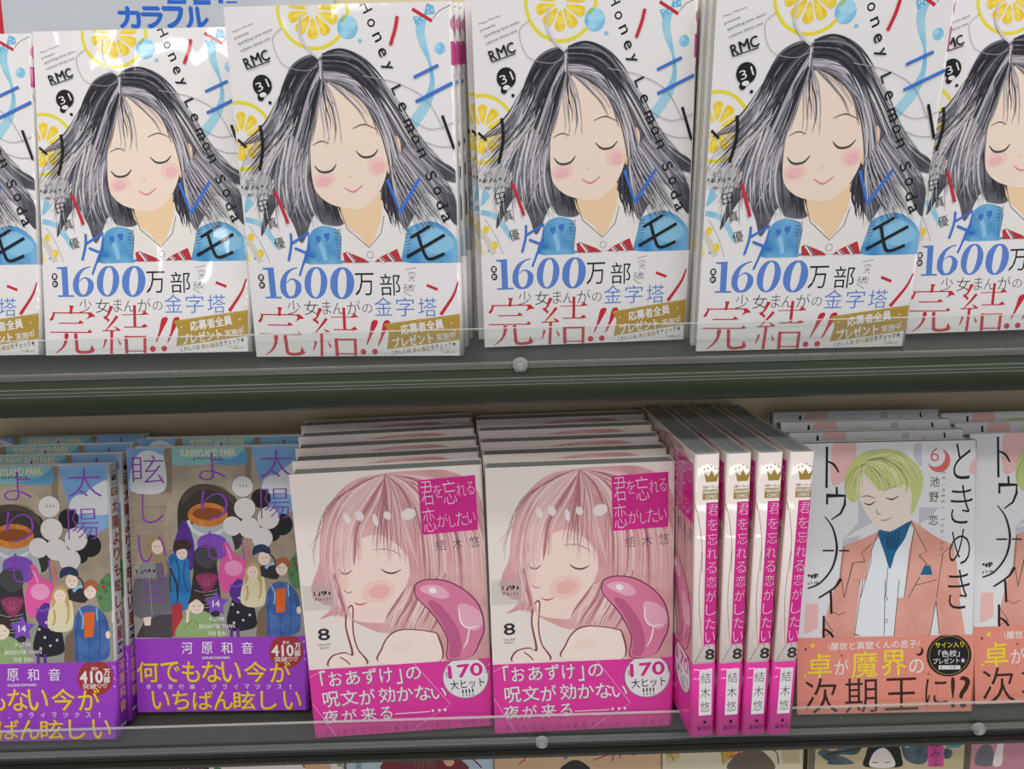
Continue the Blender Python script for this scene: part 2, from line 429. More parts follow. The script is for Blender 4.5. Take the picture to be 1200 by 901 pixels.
# ------------------------------------------------------------------ print on the covers, bands and spines, in millimetres on each flat face
# F filled shape, B brush stroke, E ellipse, T lettering, S bundle of strands
ART = {
 'lemon_cover': [
  ['B',1,'lemon_rind',[(61.4,172.3),(61,175.7),(60,178.9),(58.4,181.9),(56.3,184.5),(53.7,186.6),(50.7,188.2),(47.5,189.2),(44.1,189.6),(40.7,189.2),(37.5,188.2),(34.5,186.6),(31.9,184.5),(29.8,181.9),(28.2,178.9),(27.2,175.7),(26.8,172.3),(27.2,168.9),(28.2,165.7),(29.8,162.7),(31.9,160.1),(34.5,158),(37.5,156.4),(40.7,155.4),(44.1,155),(47.5,155.4),(50.7,156.4),(53.7,158),(56.3,160.1),(58.4,162.7),(60,165.7),(61,168.9)],[1.75],0,1],
  ['F',1,'lemon_flesh',[(46.8,173),(52.7,172.3),(55.8,172.8),(56.5,175.5),(54.6,177.5),(51.7,176.4)],1],
  ['F',2,'lemon_pale',[(49.1,173.6),(52.3,173.5),(54.5,174.9),(51.9,175.2)],1],
  ['F',1,'lemon_flesh',[(45.9,174.4),(51.1,177.4),(53.3,179.6),(52.3,182.1),(49.6,182.7),(47.8,180.1)],1],
  ['F',2,'lemon_pale',[(47.4,176.3),(50,178.1),(50.9,180.5),(48.7,179.2)],1],
  ['F',1,'lemon_flesh',[(44.3,175.1),(46.7,180.5),(47.3,183.6),(44.9,185),(42.4,183.9),(42.5,180.8)],1],
  ['F',2,'lemon_pale',[(44.4,177.5),(45.5,180.5),(44.8,183),(43.8,180.6)],1],
  ['F',1,'lemon_flesh',[(42.6,174.6),(41.4,180.5),(40,183.3),(37.3,183.1),(35.9,180.7),(37.8,178.2)],1],
  ['F',2,'lemon_pale',[(41.3,176.7),(40.4,179.7),(38.4,181.3),(39,178.8)],1],
  ['F',1,'lemon_flesh',[(41.5,173.3),(37.1,177.4),(34.3,178.8),(32.2,177),(32.5,174.3),(35.5,173.4)],1],
  ['F',2,'lemon_pale',[(39.3,174.2),(36.8,176.1),(34.2,176.3),(36.1,174.5)],1],
  ['F',1,'lemon_flesh',[(41.4,171.6),(35.5,172.3),(32.4,171.8),(31.7,169.1),(33.6,167.1),(36.5,168.2)],1],
  ['F',2,'lemon_pale',[(39.1,171),(35.9,171.1),(33.7,169.7),(36.3,169.4)],1],
  ['F',1,'lemon_flesh',[(42.3,170.2),(37.1,167.2),(34.9,165),(35.9,162.5),(38.6,161.9),(40.4,164.5)],1],
  ['F',2,'lemon_pale',[(40.8,168.3),(38.2,166.5),(37.3,164.1),(39.5,165.4)],1],
  ['F',1,'lemon_flesh',[(43.9,169.5),(41.5,164.1),(40.9,161),(43.3,159.6),(45.8,160.7),(45.7,163.8)],1],
  ['F',2,'lemon_pale',[(43.8,167.1),(42.7,164.1),(43.4,161.6),(44.4,164)],1],
  ['F',1,'lemon_flesh',[(45.6,170),(46.8,164.1),(48.2,161.3),(50.9,161.5),(52.3,163.9),(50.4,166.4)],1],
  ['F',2,'lemon_pale',[(46.9,167.9),(47.8,164.9),(49.8,163.3),(49.2,165.8)],1],
  ['F',1,'lemon_flesh',[(46.7,171.3),(51.1,167.2),(53.9,165.8),(56,167.6),(55.7,170.3),(52.7,171.2)],1],
  ['F',2,'lemon_pale',[(48.9,170.4),(51.4,168.5),(54,168.3),(52.1,170.1)],1],
  ['B',1,'lemon_rind',[(19.3,114.5),(18.9,117.7),(18,120.7),(16.5,123.5),(14.5,126),(12,128),(9.2,129.5),(6.2,130.4),(3,130.8),(-0.2,130.4),(-3.2,129.5),(-6,128),(-8.5,126),(-10.5,123.5),(-12,120.7),(-12.9,117.7),(-13.3,114.5),(-12.9,111.3),(-12,108.3),(-10.5,105.5),(-8.5,103),(-6,101),(-3.2,99.5),(-0.2,98.6),(3,98.2),(6.2,98.6),(9.2,99.5),(12,101),(14.5,103),(16.5,105.5),(18,108.3),(18.9,111.3)],[1.82],0,1],
  ['F',1,'lemon_flesh',[(5.5,115.1),(11.1,114.5),(14,115),(14.7,117.5),(12.9,119.4),(10.1,118.4)],1],
  ['F',2,'lemon_pale',[(7.7,115.7),(10.7,115.6),(12.8,117),(10.3,117.2)],1],
  ['F',1,'lemon_flesh',[(4.7,116.5),(9.6,119.3),(11.7,121.4),(10.7,123.8),(8.1,124.3),(6.5,121.8)],1],
  ['F',2,'lemon_pale',[(6.1,118.3),(8.6,120),(9.4,122.3),(7.3,121)],1],
  ['F',1,'lemon_flesh',[(3.2,117.1),(5.5,122.2),(6,125.1),(3.8,126.5),(1.4,125.4),(1.5,122.5)],1],
  ['F',2,'lemon_pale',[(3.3,119.4),(4.3,122.2),(3.6,124.6),(2.7,122.3)],1],
  ['F',1,'lemon_flesh',[(1.6,116.7),(0.5,122.2),(-0.9,124.9),(-3.4,124.7),(-4.7,122.4),(-2.9,120.1)],1],
  ['F',2,'lemon_pale',[(0.4,118.6),(-0.5,121.5),(-2.4,123),(-1.8,120.6)],1],
  ['F',1,'lemon_flesh',[(0.6,115.5),(-3.6,119.3),(-6.2,120.6),(-8.2,118.9),(-7.9,116.4),(-5.1,115.6)],1],
  ['F',2,'lemon_pale',[(-1.5,116.3),(-3.9,118.1),(-6.4,118.2),(-4.5,116.6)],1],
  ['F',1,'lemon_flesh',[(0.5,113.9),(-5.1,114.5),(-8,114),(-8.7,111.5),(-6.9,109.6),(-4.1,110.6)],1],
  ['F',2,'lemon_pale',[(-1.7,113.3),(-4.7,113.4),(-6.8,112),(-4.3,111.8)],1],
  ['F',1,'lemon_flesh',[(1.3,112.5),(-3.6,109.7),(-5.7,107.6),(-4.7,105.2),(-2.1,104.7),(-0.5,107.2)],1],
  ['F',2,'lemon_pale',[(-0.1,110.7),(-2.6,109),(-3.4,106.7),(-1.3,108)],1],
  ['F',1,'lemon_flesh',[(2.8,111.9),(0.5,106.8),(0,103.9),(2.2,102.5),(4.6,103.6),(4.5,106.5)],1],
  ['F',2,'lemon_pale',[(2.7,109.6),(1.7,106.8),(2.4,104.4),(3.3,106.7)],1],
  ['F',1,'lemon_flesh',[(4.4,112.3),(5.5,106.8),(6.9,104.1),(9.4,104.3),(10.7,106.6),(8.9,108.9)],1],
  ['F',2,'lemon_pale',[(5.6,110.4),(6.5,107.5),(8.4,106),(7.8,108.4)],1],
  ['F',1,'lemon_flesh',[(5.4,113.5),(9.6,109.7),(12.2,108.4),(14.2,110.1),(13.9,112.6),(11.1,113.4)],1],
  ['F',2,'lemon_pale',[(7.5,112.7),(9.9,110.9),(12.4,110.8),(10.5,112.4)],1],
  ['E',2,'water_blue',60.9,164.5,5.1,5.38,0],
  ['E',3,'water_pale',59.8,166,2.1,2.36,0],
  ['E',2,'water_blue',66.7,158.1,1.05,0.95,0],
  ['E',2,'water_blue',106.1,153.8,2.7,2.81,0],
  ['E',3,'water_pale',105.3,154.8,1.05,1.21,0],
  ['E',3,'leaf_tint',59,168.3,0.9,2.06,-35],
  ['B',2,'ribbon_blue',[(99.3,169.3),(96.8,162.7),(97.9,156),(100.9,147.1),(101.6,137.3),(98.3,128.4),(90.9,118.5)],[3.3,4.4,3.74,1.32,2.64,5.06,5.5],1,0],
  ['F',3,'bow_blue',[(98.8,169.1),(100.4,174.4),(103.7,173),(104.2,169.4)],0],
  ['F',3,'bow_blue',[(98.8,169.1),(93.3,168.3),(94.8,164.2),(99.2,166.9)],0],
  ['E',4,'paper_white',100.9,172.1,0.45,0.41,0],
  ['E',4,'paper_white',102.9,171.1,0.45,0.41,0],
  ['E',4,'paper_white',101.1,170.2,0.4,0.41,0],
  ['E',4,'paper_white',95,167.5,0.45,0.41,0],
  ['E',4,'paper_white',96.5,166,0.4,0.35,0],
  ['E',4,'paper_white',96.1,168.2,0.45,0.35,0],
  ['E',4,'paper_white',98.2,167.4,0.45,0.41,0],
  ['B',2,'line_dark',[(103.3,167.3),(106.1,170.5),(112,173.2)],[0.3],1,0],
  ['F',2,'denim_blue',[(35.3,66.6),(41.4,69.3),(48.1,67.8),(51.1,63.4),(51.6,50.2),(31.2,50.1),(32.8,59.3)],1],
  ['F',2,'denim_blue',[(84.8,66.8),(97.7,71),(107.7,66.2),(112.5,58.4),(112.3,49.7),(80.6,50.6),(82.8,59.1)],1],
  ['F',3,'denim_pale',[(97.5,67.8),(106.4,64.2),(110.1,58.4),(101.2,54.1),(93.4,58.9)],1],
  ['B',3,'denim_pale',[(37.3,63.7),(40.2,58.5),(41.8,51.6)],[2.42],1,0],
  ['B',4,'line_dark',[(84.7,65.9),(88.4,66.7)],[0.22],0,0],
  ['B',4,'line_dark',[(84.7,64.2),(88.2,65)],[0.24],0,0],
  ['B',4,'line_dark',[(84.7,62.5),(88,63.3)],[0.22],0,0],
  ['B',4,'line_dark',[(84.7,60.8),(87.7,61.6)],[0.24],0,0],
  ['B',4,'line_dark',[(84.6,59.1),(87.5,59.9)],[0.24],0,0],
  ['B',4,'line_dark',[(84.6,57.4),(87.2,58.2)],[0.22],0,0],
  ['B',4,'line_dark',[(84.6,55.6),(87,56.5)],[0.24],0,0],
  ['B',4,'line_dark',[(84.6,53.9),(86.8,54.8)],[0.22],0,0],
  ['B',4,'line_dark',[(84.6,52.2),(86.5,53.1)],[0.24],0,0],
  ['B',4,'line_dark',[(47.2,67.8),(50.1,67)],[0.24],0,0],
  ['B',4,'line_dark',[(47.3,66),(50.3,65.2)],[0.22],0,0],
  ['B',4,'line_dark',[(47.5,64.1),(50.4,63.4)],[0.24],0,0],
  ['B',4,'line_dark',[(47.7,62.3),(50.6,61.6)],[0.24],0,0],
  ['B',4,'line_dark',[(47.8,60.5),(50.8,59.7)],[0.22],0,0],
  ['B',4,'line_dark',[(48,58.7),(50.9,57.9)],[0.24],0,0],
  ['B',4,'line_dark',[(48.2,56.8),(51.1,56.1)],[0.24],0,0],
  ['B',4,'line_dark',[(48.3,55),(51.3,54.2)],[0.22],0,0],
  ['B',4,'line_dark',[(48.5,53.1),(51.4,52.4)],[0.22],0,0],
  ['F',4,'shirt_white',[(50.7,69),(51.1,63.4),(49.9,51.4),(81.8,50.5),(85.3,65.9),(76,79.6),(72.8,82.1),(61.3,74.4)],0],
  ['F',5,'skin_neck',[(51,80.2),(71.7,82.5),(73.2,77.4),(71.9,70.8),(65.7,59),(60.4,64.3),(53,70.7)],1],
  ['B',6,'line_dark',[(52.2,74.6),(54.4,67.6),(65.4,57.9),(72,65.1),(74.1,74.1)],[0.33],0,0],
  ['B',6,'line_grey',[(50.6,67.9),(49.4,60),(50,51.9)],[0.36],1,0],
  ['E',6,'line_grey',65.7,54.1,1.95,1.96,0],
  ['E',7,'shirt_white',65.7,54.1,1.5,1.5,0],
  ['F',6,'tie_red',[(51.2,55.1),(53.3,55.9),(62.5,52.1),(64.9,50.2),(51.9,50.3)],0],
  ['F',6,'tie_red',[(67.9,50.6),(70.4,52.8),(80,57.1),(82.4,50.5)],0],
  ['B',7,'shirt_white',[(53.6,55.5),(57.4,50.4)],[1.68],0,0],
  ['B',8,'ink_navy',[(54.1,55.5),(57.9,50.4)],[0.55],0,0],
  ['B',7,'shirt_white',[(70.4,52.6),(73.1,50.4)],[1.68],0,0],
  ['B',8,'ink_navy',[(70.8,52.6),(73.5,50.4)],[0.55],0,0],
  ['B',7,'shirt_white',[(75.2,54.7),(78.3,50.6)],[1.68],0,0],
  ['B',8,'ink_navy',[(75.6,54.7),(78.8,50.6)],[0.6],0,0],
  ['E',3,'lemon_flesh',3.1,64.1,1.6,2.07,0],
  ['E',3,'lemon_flesh',7.3,55.6,1.6,2.12,0],
  ['E',3,'water_blue',4,52.9,0.7,0.7,0],
  ['B',2,'stripe_beige',[(-1.6,64.7),(3.3,58.9),(6.9,50.8)],[3.3],0,0],
  ['B',3,'lemon_pale',[(-0.9,60.2),(1.1,50.9)],[1.1],0,0],
  ['B',3,'line_grey',[(2.5,69.7),(7.7,61.1),(11.8,50.6)],[0.33],1,0],
  ['B',2,'ribbon_blue',[(0.6,73.2),(8.3,70.7),(13.3,64.4),(16.2,58.6)],[2.86,2.86,2.86,2.2],1,0],
  ['F',2,'ribbon_blue',[(2.5,85.9),(6.3,81.4),(2.3,77),(0.4,76)],0],
  ['F',3,'hair_mass',[(46,151),(50.5,154),(58.1,154.8),(68.1,150.5),(76.6,141.6),(82.1,130.8),(86,121.4),(91.8,112.3),(101.5,103),(111.6,96.4),(111.6,90.1),(102.2,92.9),(110.9,84.2),(111.7,68.6),(101.5,81.8),(95.1,84.6),(86.9,69.2),(79.3,62.4),(75.8,74.7),(72.7,80),(55.2,81.3),(52.4,70.1),(41.7,70.4),(37.3,74.9),(30,60.6),(25.8,70.8),(19,80.5),(8.6,64.3),(12.4,80.7),(18.7,92.5),(10.5,92.7),(19.5,105.8),(24.8,114),(15.1,112.6),(1.9,110),(13.5,116.3),(20.3,123),(25.2,135.4),(29.8,145.1),(34.5,149.7),(41.1,152.3)],1],
  ['F',6,'skin',[(48.8,138.4),(54.7,142.2),(64.9,138.8),(73.2,127),(77.9,116.7),(77.9,105.2),(76.1,94),(71.8,85.2),(66.1,79.7),(60.1,77.3),(53.2,78.3),(45.9,80.7),(40.6,85.1),(38.2,90.7),(37.8,103.3),(39.8,117.7)],1],
  ['F',6,'skin_warm',[(77.6,107.7),(80.7,113.4),(84,111.7),(84.3,105.1),(81.2,97.6),(77.1,95.6)],1],
  ['F',5,'skin_neck',[(52.3,83.1),(73.2,86),(72,77),(52.5,76.2)],0],
  ['E',7,'blush_soft',44,92.2,6.1,4.22,15],
  ['E',7,'blush_soft',71.7,98.7,5.2,4.62,15],
  ['E',7.1,'blush',44,91.8,3.5,2.11,15],
  ['E',7.1,'blush',72.5,98.3,3,2.56,15],
  ['B',8,'line_dark',[(39.6,99.5),(41.9,96.9),(44.9,96.2),(48.5,97.2),(50.9,100.1)],[0.35,0.97,1.14,0.97,0.35],1,0],
  ['B',8,'line_dark',[(61.5,106.4),(63.9,103.9),(66.8,103.2),(70.4,104.2),(72.8,107)],[0.34,0.95,1.12,0.95,0.34],1,0],
  ['B',8,'brow',[(60.4,117.2),(66.5,119.1),(72.8,116.5)],[0.26,0.69,0.21],1,0],
  ['B',8,'brow',[(39.4,109.5),(43.9,111.4),(48,110.1)],[0.21,0.65,0.21],1,0],
  ['B',8,'peach',[(56.8,93.6),(58.2,94.4)],[0.7],1,0],
  ['B',8,'lip',[(54.2,88.6),(58.8,86.3),(63.9,89.6)],[0.35,0.97,0.35],1,0],
  ['S',7,['hair_black','hair_dark','hair_dark','hair_grey','hair_silver','hair_silver','hair_pale'],[(44.3,151),(28.1,141.2),(18.9,122.3),(1,109.6)],[(45.6,147.9),(35.7,134.7),(24.5,111.9),(8.8,90.2)],40,0.95],
  ['S',7,['hair_black','hair_dark','hair_dark','hair_grey','hair_silver','hair_silver','hair_pale'],[(45.6,147.9),(35.7,134.7),(24.5,111.9),(8.8,90.2)],[(46.1,143.9),(40.5,127.8),(38.2,103.3),(28.5,70.7)],44,1.03],
  ['S',7,['hair_grey','hair_silver','hair_silver','hair_pale','hair_dark','hair_pale'],[(21.7,124.2),(13.5,106),(7.2,91.5),(7.4,65.2)],[(36.7,105.4),(34.3,90.8),(36.4,77.9),(41.7,69.5)],40,0.77],
  ['S',7,['hair_grey','hair_silver','hair_silver','hair_pale','hair_dark','hair_pale'],[(29.6,126),(19.6,114.1),(7.6,104.1),(-0.9,95.9)],[(30.8,117.9),(20.5,103.7),(12.5,91.3),(5.5,71.3)],14,0.56],
  ['S',7,['hair_black','hair_dark','hair_dark','hair_grey','hair_silver','hair_silver','hair_pale','hair_black'],[(46.9,151.7),(62.9,152.9),(80.7,134.4),(97.5,107.2),(112.4,95.2)],[(47.1,146.3),(66.2,143.5),(80.4,120.7),(92.6,99.8),(111.1,79.9)],44,0.99],
  ['S',7,['hair_black','hair_dark','hair_dark','hair_grey','hair_silver','hair_silver','hair_pale','hair_black'],[(47.1,145.5),(66.1,141.9),(79.4,118.7),(87.1,95.8),(108.1,67.8)],[(47.4,140.8),(65.5,135.6),(77.9,110.6),(78.6,87.5),(81.1,63.3)],44,1.03],
  ['S',7,['hair_grey','hair_silver','hair_silver','hair_pale','hair_dark','hair_pale'],[(88.2,110.3),(99.6,99.7),(108.6,90.2),(112.3,79)],[(78.6,98.1),(82.8,85.3),(89.1,74.4),(98.3,66.3)],34,0.75],
  ['S',7.5,['hair_black','hair_black','hair_dark','hair_dark','hair_grey'],[(44,151.8),(32.1,146.6),(25.6,138.1),(21.1,126.2)],[(46,147.1),(39.6,138.6),(35.2,129.9),(31.5,119.9)],30,1.09],
  ['S',7.5,['hair_black','hair_black','hair_dark','hair_dark','hair_grey'],[(47.4,152.5),(60.1,154.1),(70,148.1),(79.3,133.6)],[(47.4,144.7),(59.1,143.6),(68.9,135.5),(76.2,121.7)],32,1.09],
  ['S',5,['hair_black','hair_dark','hair_black','hair_mass'],[(36.1,99.2),(38.7,83.4),(42.5,69.5)],[(43.1,83.3),(50.6,78.8),(52.7,69.2)],20,1.32],
  ['S',5,['hair_black','hair_dark','hair_black'],[(74.4,89.8),(75.3,79.1),(77.2,69.5)],[(78.6,98.1),(80,83.2),(81.4,66.8)],14,1.1],
  ['S',8,['hair_dark','hair_grey','hair_silver','hair_black'],[(45.9,142.4),(38.6,129.8),(34.2,113.7),(28.2,98.9)],[(47,140.8),(43.3,125.7),(40,111.5),(34.5,100.5)],18,0.69],
  ['S',8,['hair_dark','hair_grey','hair_silver'],[(46.6,141.6),(45,125.7),(47.3,115.4),(45.3,108.5)],[(47.4,140.8),(51.5,131.5),(54.8,121.4),(54.1,109.9)],9,0.65],
  ['S',8,['hair_dark','hair_grey','hair_silver'],[(48.2,140.7),(56.9,134.2),(64.6,126),(68.9,116.1)],[(47.4,140.8),(64.8,137.2),(74.8,124.9),(78.5,112.6)],10,0.63],
  ['B',8,'hair_pale',[(46.1,140.8),(46.2,149.4)],[0.67,1.01],0,0],
  ['B',8,'hair_pale',[(37.7,170.4),(37.1,161.2),(41.3,154.2),(45.9,150.2)],[0.63,1.34,1.26,0.84],1,0],
  ['B',8,'line_grey',[(28.4,164.9),(23.2,159.6),(27.2,148.3),(38.2,144.9),(45.6,147.1)],[0.29],1,0],
  ['B',8,'line_grey',[(67.3,141.9),(83.9,138.3),(98.2,130.4),(106.7,116)],[0.34],1,0],
  ['B',8,'line_grey',[(85,124.7),(99.4,116.2),(112,119.2)],[0.34],1,0],
  ['B',8,'line_grey',[(92.7,112.3),(103.1,107.9),(112.2,107.7)],[0.34],1,0],
  ['B',8,'line_grey',[(13.3,115.1),(3,102.1),(-0.2,91.7)],[0.34],1,0],
  ['B',8,'line_grey',[(23.3,116),(10.3,101.9),(4.3,95.8)],[0.34],1,0],
  ['B',9,'title_red',[(85.8,168.8),(84.4,163),(81.7,155.8)],[1.65],1,0],
  ['B',9,'title_red',[(93.2,171.9),(102.7,166.2)],[1.6],0,0],
  ['B',9,'title_blue',[(92.6,140.7),(105.1,146.1)],[1.43],0,0],
  ['B',9,'title_blue',[(93.1,129.3),(111.9,137.8)],[1.54],0,0],
  ['B',9,'ink',[(106.2,122.6),(111.7,106.4)],[1.43],0,0],
  ['B',9,'ink',[(1,113),(5,109.1)],[1.2],0,0],
  ['B',9,'ink',[(13.2,119.6),(13.6,109.1),(10.9,97.5)],[1.65],1,0],
  ['B',9,'title_red',[(17.8,87.2),(23.4,70.9)],[1.65],0,0],
  ['E',9,'title_red',15.8,91.9,0.65,0.65,0],
  ['B',9,'title_blue',[(76.7,92.2),(82.6,75.9),(93.4,92.4)],[1.68],0,0],
  ['B',9,'title_blue',[(24.3,65.8),(24,59.5),(21.9,51.5)],[1.21],1,0],
  ['B',9,'title_blue',[(24.1,60.4),(33.9,65.8),(33,58.1),(27.2,43.5)],[1.21],0,0],
  ['B',9,'title_blue',[(25.8,58.1),(35.8,53.9)],[1.32],0,0],
  ['F',9,'title_blue',[(37.1,64),(39.9,64.3),(39.6,61.4),(37.6,59.9),(38.5,61.9),(37.1,61.7)],0],
  ['F',9,'title_blue',[(41.9,65.4),(44.7,65.8),(44.4,62.9),(42.4,61.3),(43.3,63.4),(41.9,63.2)],0],
  ['B',9,'ink',[(87.3,62.7),(97.8,68.6)],[1.43],0,0],
  ['B',9,'ink',[(85.1,52.8),(105.3,64)],[1.56],0,0],
  ['B',9,'ink',[(91,65.2),(94.3,54.5),(97.3,51.6),(104.9,54.4)],[1.54],1,0],
  ['T',9,'ink','H',70.6,173.2,4.5,4.92,-66,0.012],
  ['T',9,'ink','o',72.7,166.1,3.7,3.81,-66,0.012],
  ['T',9,'ink','n',75.4,159.6,3.8,3.91,-66,0.012],
  ['T',9,'ink','e',77.5,152.6,3.7,3.91,-66,0.012],
  ['T',9,'ink','y',79.5,145.9,3.8,5.12,-66,0.012],
  ['T',9,'ink','L',84.1,135.1,3.6,5.22,-66,0.012],
  ['T',9,'ink','e',86.2,127.1,3.9,4.01,-66,0.012],
  ['T',9,'ink','m',89.2,118.1,6,4.01,-66,0.012],
  ['T',9,'ink','o',92.2,111.5,3.9,4.11,-66,0.012],
  ['T',9,'ink','n',95.1,104.8,3.9,4.21,-66,0.012],
  ['T',9,'ink','S',99.4,93.6,4,5.51,-66,0.012],
  ['T',9,'ink','o',102.2,86.1,4,4.2,-66,0.012],
  ['T',9,'ink','d',104.4,79.4,4,5.61,-66,0.012],
  ['T',9,'ink','a',106.2,72.7,4,4.3,-66,0.012],
  ['T',9,'ink_soft','Mayu Murata',8.8,165.3,11.1,1.3,20,0],
  ['T',9,'ink_soft','presents',7.8,161.6,7.7,1.51,20,0],
  ['T',9,'ink_soft','sparkling love story',14.5,161,18.8,1.41,20,0],
  ['T',9,'ink_soft','volume thirty-one',14.4,157.4,16.6,1.51,20,0],
  ['T',9,'ink','R',9.7,149.1,3.2,4.94,20,0.02],
  ['T',9,'ink','M',14.2,150.8,4.6,4.94,20,0.02],
  ['T',9,'ink','C',18.8,152.3,3.8,4.84,20,0.02],
  ['B',9,'ink_soft',[(9.3,146.2),(21.1,149.8)],[0.5],0,0],
  ['E',9,'ink',16.1,138.6,4.85,4.99,0],
  ['E',9,'ink',14.8,132.9,1.65,1.72,0],
  ['E',9,'ink',19.3,130.3,0.85,0.81,0],
  ['E',10,'paper_white',16.1,134.1,1.8,1.11,10],
  ['T',10,'paper_white','31',16.2,138.6,6.5,4.14,22,-0.005],
  ['T',9,'ink','村',5.3,91.3,5.2,5.46,14,-0.005],
  ['T',9,'ink','田',11.2,80.1,5.2,5.54,14,-0.005],
  ['T',9,'ink','真',14.8,71.1,5.3,5.64,14,-0.005],
  ['T',9,'ink','優',17.9,60.8,5.3,5.74,14,-0.005],
  ['F',10,'film_grey',[(-0.6,95.8),(16.4,94.5),(16.7,85.3),(-2.1,84.9)],0],
  ['B',11,'ink_soft',[(0.4,88.8),(1.1,90.3)],[0.42],0,0],
  ['B',11,'ink_soft',[(1.5,89.1),(0.9,89.9)],[0.42],0,0],
  ['B',11,'ink_soft',[(3.4,89),(3,88.1),(2.9,90.2)],[0.39],0,0],
  ['B',11,'ink_soft',[(3.8,88.7),(2.3,88.5),(3.6,89.7)],[0.42],0,0],
  ['B',11,'ink_soft',[(4.1,89.8),(3.4,88)],[0.39],0,0],
  ['B',11,'ink_soft',[(5.6,88.4),(5.7,88),(6.9,90.4)],[0.39],0,0],
  ['B',11,'ink_soft',[(6,89.9),(6.2,88.4)],[0.39],0,0],
  ['B',11,'ink_soft',[(8.7,89.7),(8.3,89.1),(8.6,88.2)],[0.39],0,0],
  ['B',11,'ink_soft',[(9.2,87.9),(9.1,90.3)],[0.42],0,0],
  ['B',11,'ink_soft',[(11.8,90.2),(11.9,89.2)],[0.39],0,0],
  ['B',11,'ink_soft',[(10.5,89.5),(11.6,89.5),(11.1,90.7)],[0.39],0,0],
  ['B',11,'ink_soft',[(13.4,88.8),(14.9,90.8)],[0.39],0,0],
  ['B',11,'ink_soft',[(13.6,89.3),(13.9,88.3)],[0.39],0,0],
  ['B',11,'ink_soft',[(4.6,84.9),(5,85),(5.1,86.2)],[0.24],0,0],
  ['B',11,'ink_soft',[(4.8,85.9),(3.7,86.1),(4,84.8)],[0.26],0,0],
  ['B',11,'ink_soft',[(4.4,85.3),(3.6,86),(3.9,84.7)],[0.24],0,0],
  ['B',11,'ink_soft',[(6.8,86.2),(6.5,85.6)],[0.26],0,0],
  ['B',11,'ink_soft',[(5.4,84.8),(5.9,86)],[0.24],0,0],
  ['B',11,'ink_soft',[(7.9,84.7),(8.3,85.2)],[0.24],0,0],
  ['B',11,'ink_soft',[(7.7,84.7),(7.7,84.7)],[0.26],0,0],
  ['B',11,'ink_soft',[(9.5,85.7),(11,85.9),(9.9,85)],[0.24],0,0],
  ['B',11,'ink_soft',[(10.4,85.1),(9.6,85.8)],[0.24],0,0],
  ['B',11,'ink_soft',[(12.6,86.1),(12.3,86.1),(11.8,84.8)],[0.26],0,0],
  ['B',11,'ink_soft',[(12.9,86.4),(12.8,85.8),(12.5,86.4)],[0.24],0,0],
  ['B',11,'ink_soft',[(14.4,84.8),(13.7,86)],[0.26],0,0],
  ['B',11,'ink_soft',[(14,85.8),(14.2,85.1),(13.6,85.1)],[0.24],0,0],
 ],
 'lemon_spine': [
 ],
 'lemon_band': [
  ['F',1,'num_blue',[(7.6,48),(13.6,48.2),(13.8,32.7),(16.7,32.7),(16.6,31.7),(7.7,31.8),(7.8,32.7),(10.5,32.8),(10.3,46.7),(7.5,47.3)],0],
  ['B',1,'num_blue',[(40.1,39.8),(39.8,38),(39.3,36.3),(38.7,34.8),(37.8,33.5),(36.9,32.6),(35.9,32),(34.9,31.8),(33.9,32.1),(33,32.7),(32.3,33.7),(31.7,35),(31.3,36.5),(31.2,38.2),(31.3,40),(31.6,41.8),(32.1,43.4),(32.8,44.9),(33.6,46.2),(34.6,47.1),(35.6,47.6),(36.6,47.8),(37.5,47.6),(38.4,47),(39.1,46),(39.7,44.7),(40.1,43.2),(40.2,41.5)],[3.48,3.39,3.13,2.72,2.21,1.65,1.11,0.72,1.11,1.65,2.21,2.72,3.13,3.39,3.48,3.39,3.13,2.72,2.21,1.65,1.11,0.72,1.11,1.65,2.21,2.72,3.13,3.39],0,1],
  ['B',1,'num_blue',[(54.2,39.4),(53.9,37.6),(53.5,35.9),(52.8,34.4),(52,33.2),(51,32.2),(50,31.6),(49,31.5),(48,31.7),(47.2,32.3),(46.4,33.3),(45.8,34.6),(45.4,36.1),(45.3,37.8),(45.4,39.6),(45.6,41.4),(46.1,43.1),(46.8,44.5),(47.6,45.8),(48.6,46.7),(49.6,47.3),(50.6,47.4),(51.5,47.2),(52.4,46.6),(53.1,45.6),(53.7,44.4),(54.1,42.8),(54.3,41.2)],[4.06,3.96,3.65,3.18,2.58,1.93,1.3,0.84,1.3,1.93,2.58,3.18,3.65,3.96,4.06,3.96,3.65,3.18,2.58,1.93,1.3,0.84,1.3,1.93,2.58,3.18,3.65,3.96],0,1],
  ['B',1,'num_blue',[(26.3,47.9),(23.2,47),(20,44.5),(18.2,40.3),(18,36),(19.6,33),(21.6,32.1)],[0.48,0.96,2.04,3.24,3.24,2.16,0.84],1,0],
  ['B',1,'num_blue',[(19.9,39.9),(21.9,41.7),(24.2,41.6),(26.1,39.1),(25.8,35.8),(23.9,32.9),(21.4,32.1)],[0.36,0.6,1.08,3,3.24,1.8,0.84],1,0],
  ['E',1,'ink',6.4,42.9,1.65,1.92,0],
  ['E',1,'ink',6.5,38.9,1.65,1.92,0],
  ['T',2,'paper_white','累',6.4,42.9,1.9,2.12,0,0.03],
  ['T',2,'paper_white','計',6.5,38.9,1.9,2.12,0,0.03],
  ['T',1,'ink','万',61.7,38.8,10.3,11.84,0,-0.002],
  ['T',1,'ink','部',75.4,38.4,10.8,11.63,0,-0.002],
  ['T',1,'ink','突',87.1,42.7,3.7,5.21,-4,-0.015],
  ['T',1,'ink','破',85.5,36.7,6,4.01,0,-0.015],
  ['B',1,'ink_soft',[(83.9,46.2),(89.8,47.3)],[0.24],0,0],
  ['B',1,'ink_soft',[(82.2,34.8),(86.4,32.2)],[0.28],0,0],
  ['T',1,'ink','少',22.7,26.8,6.9,7.44,0,-0.012],
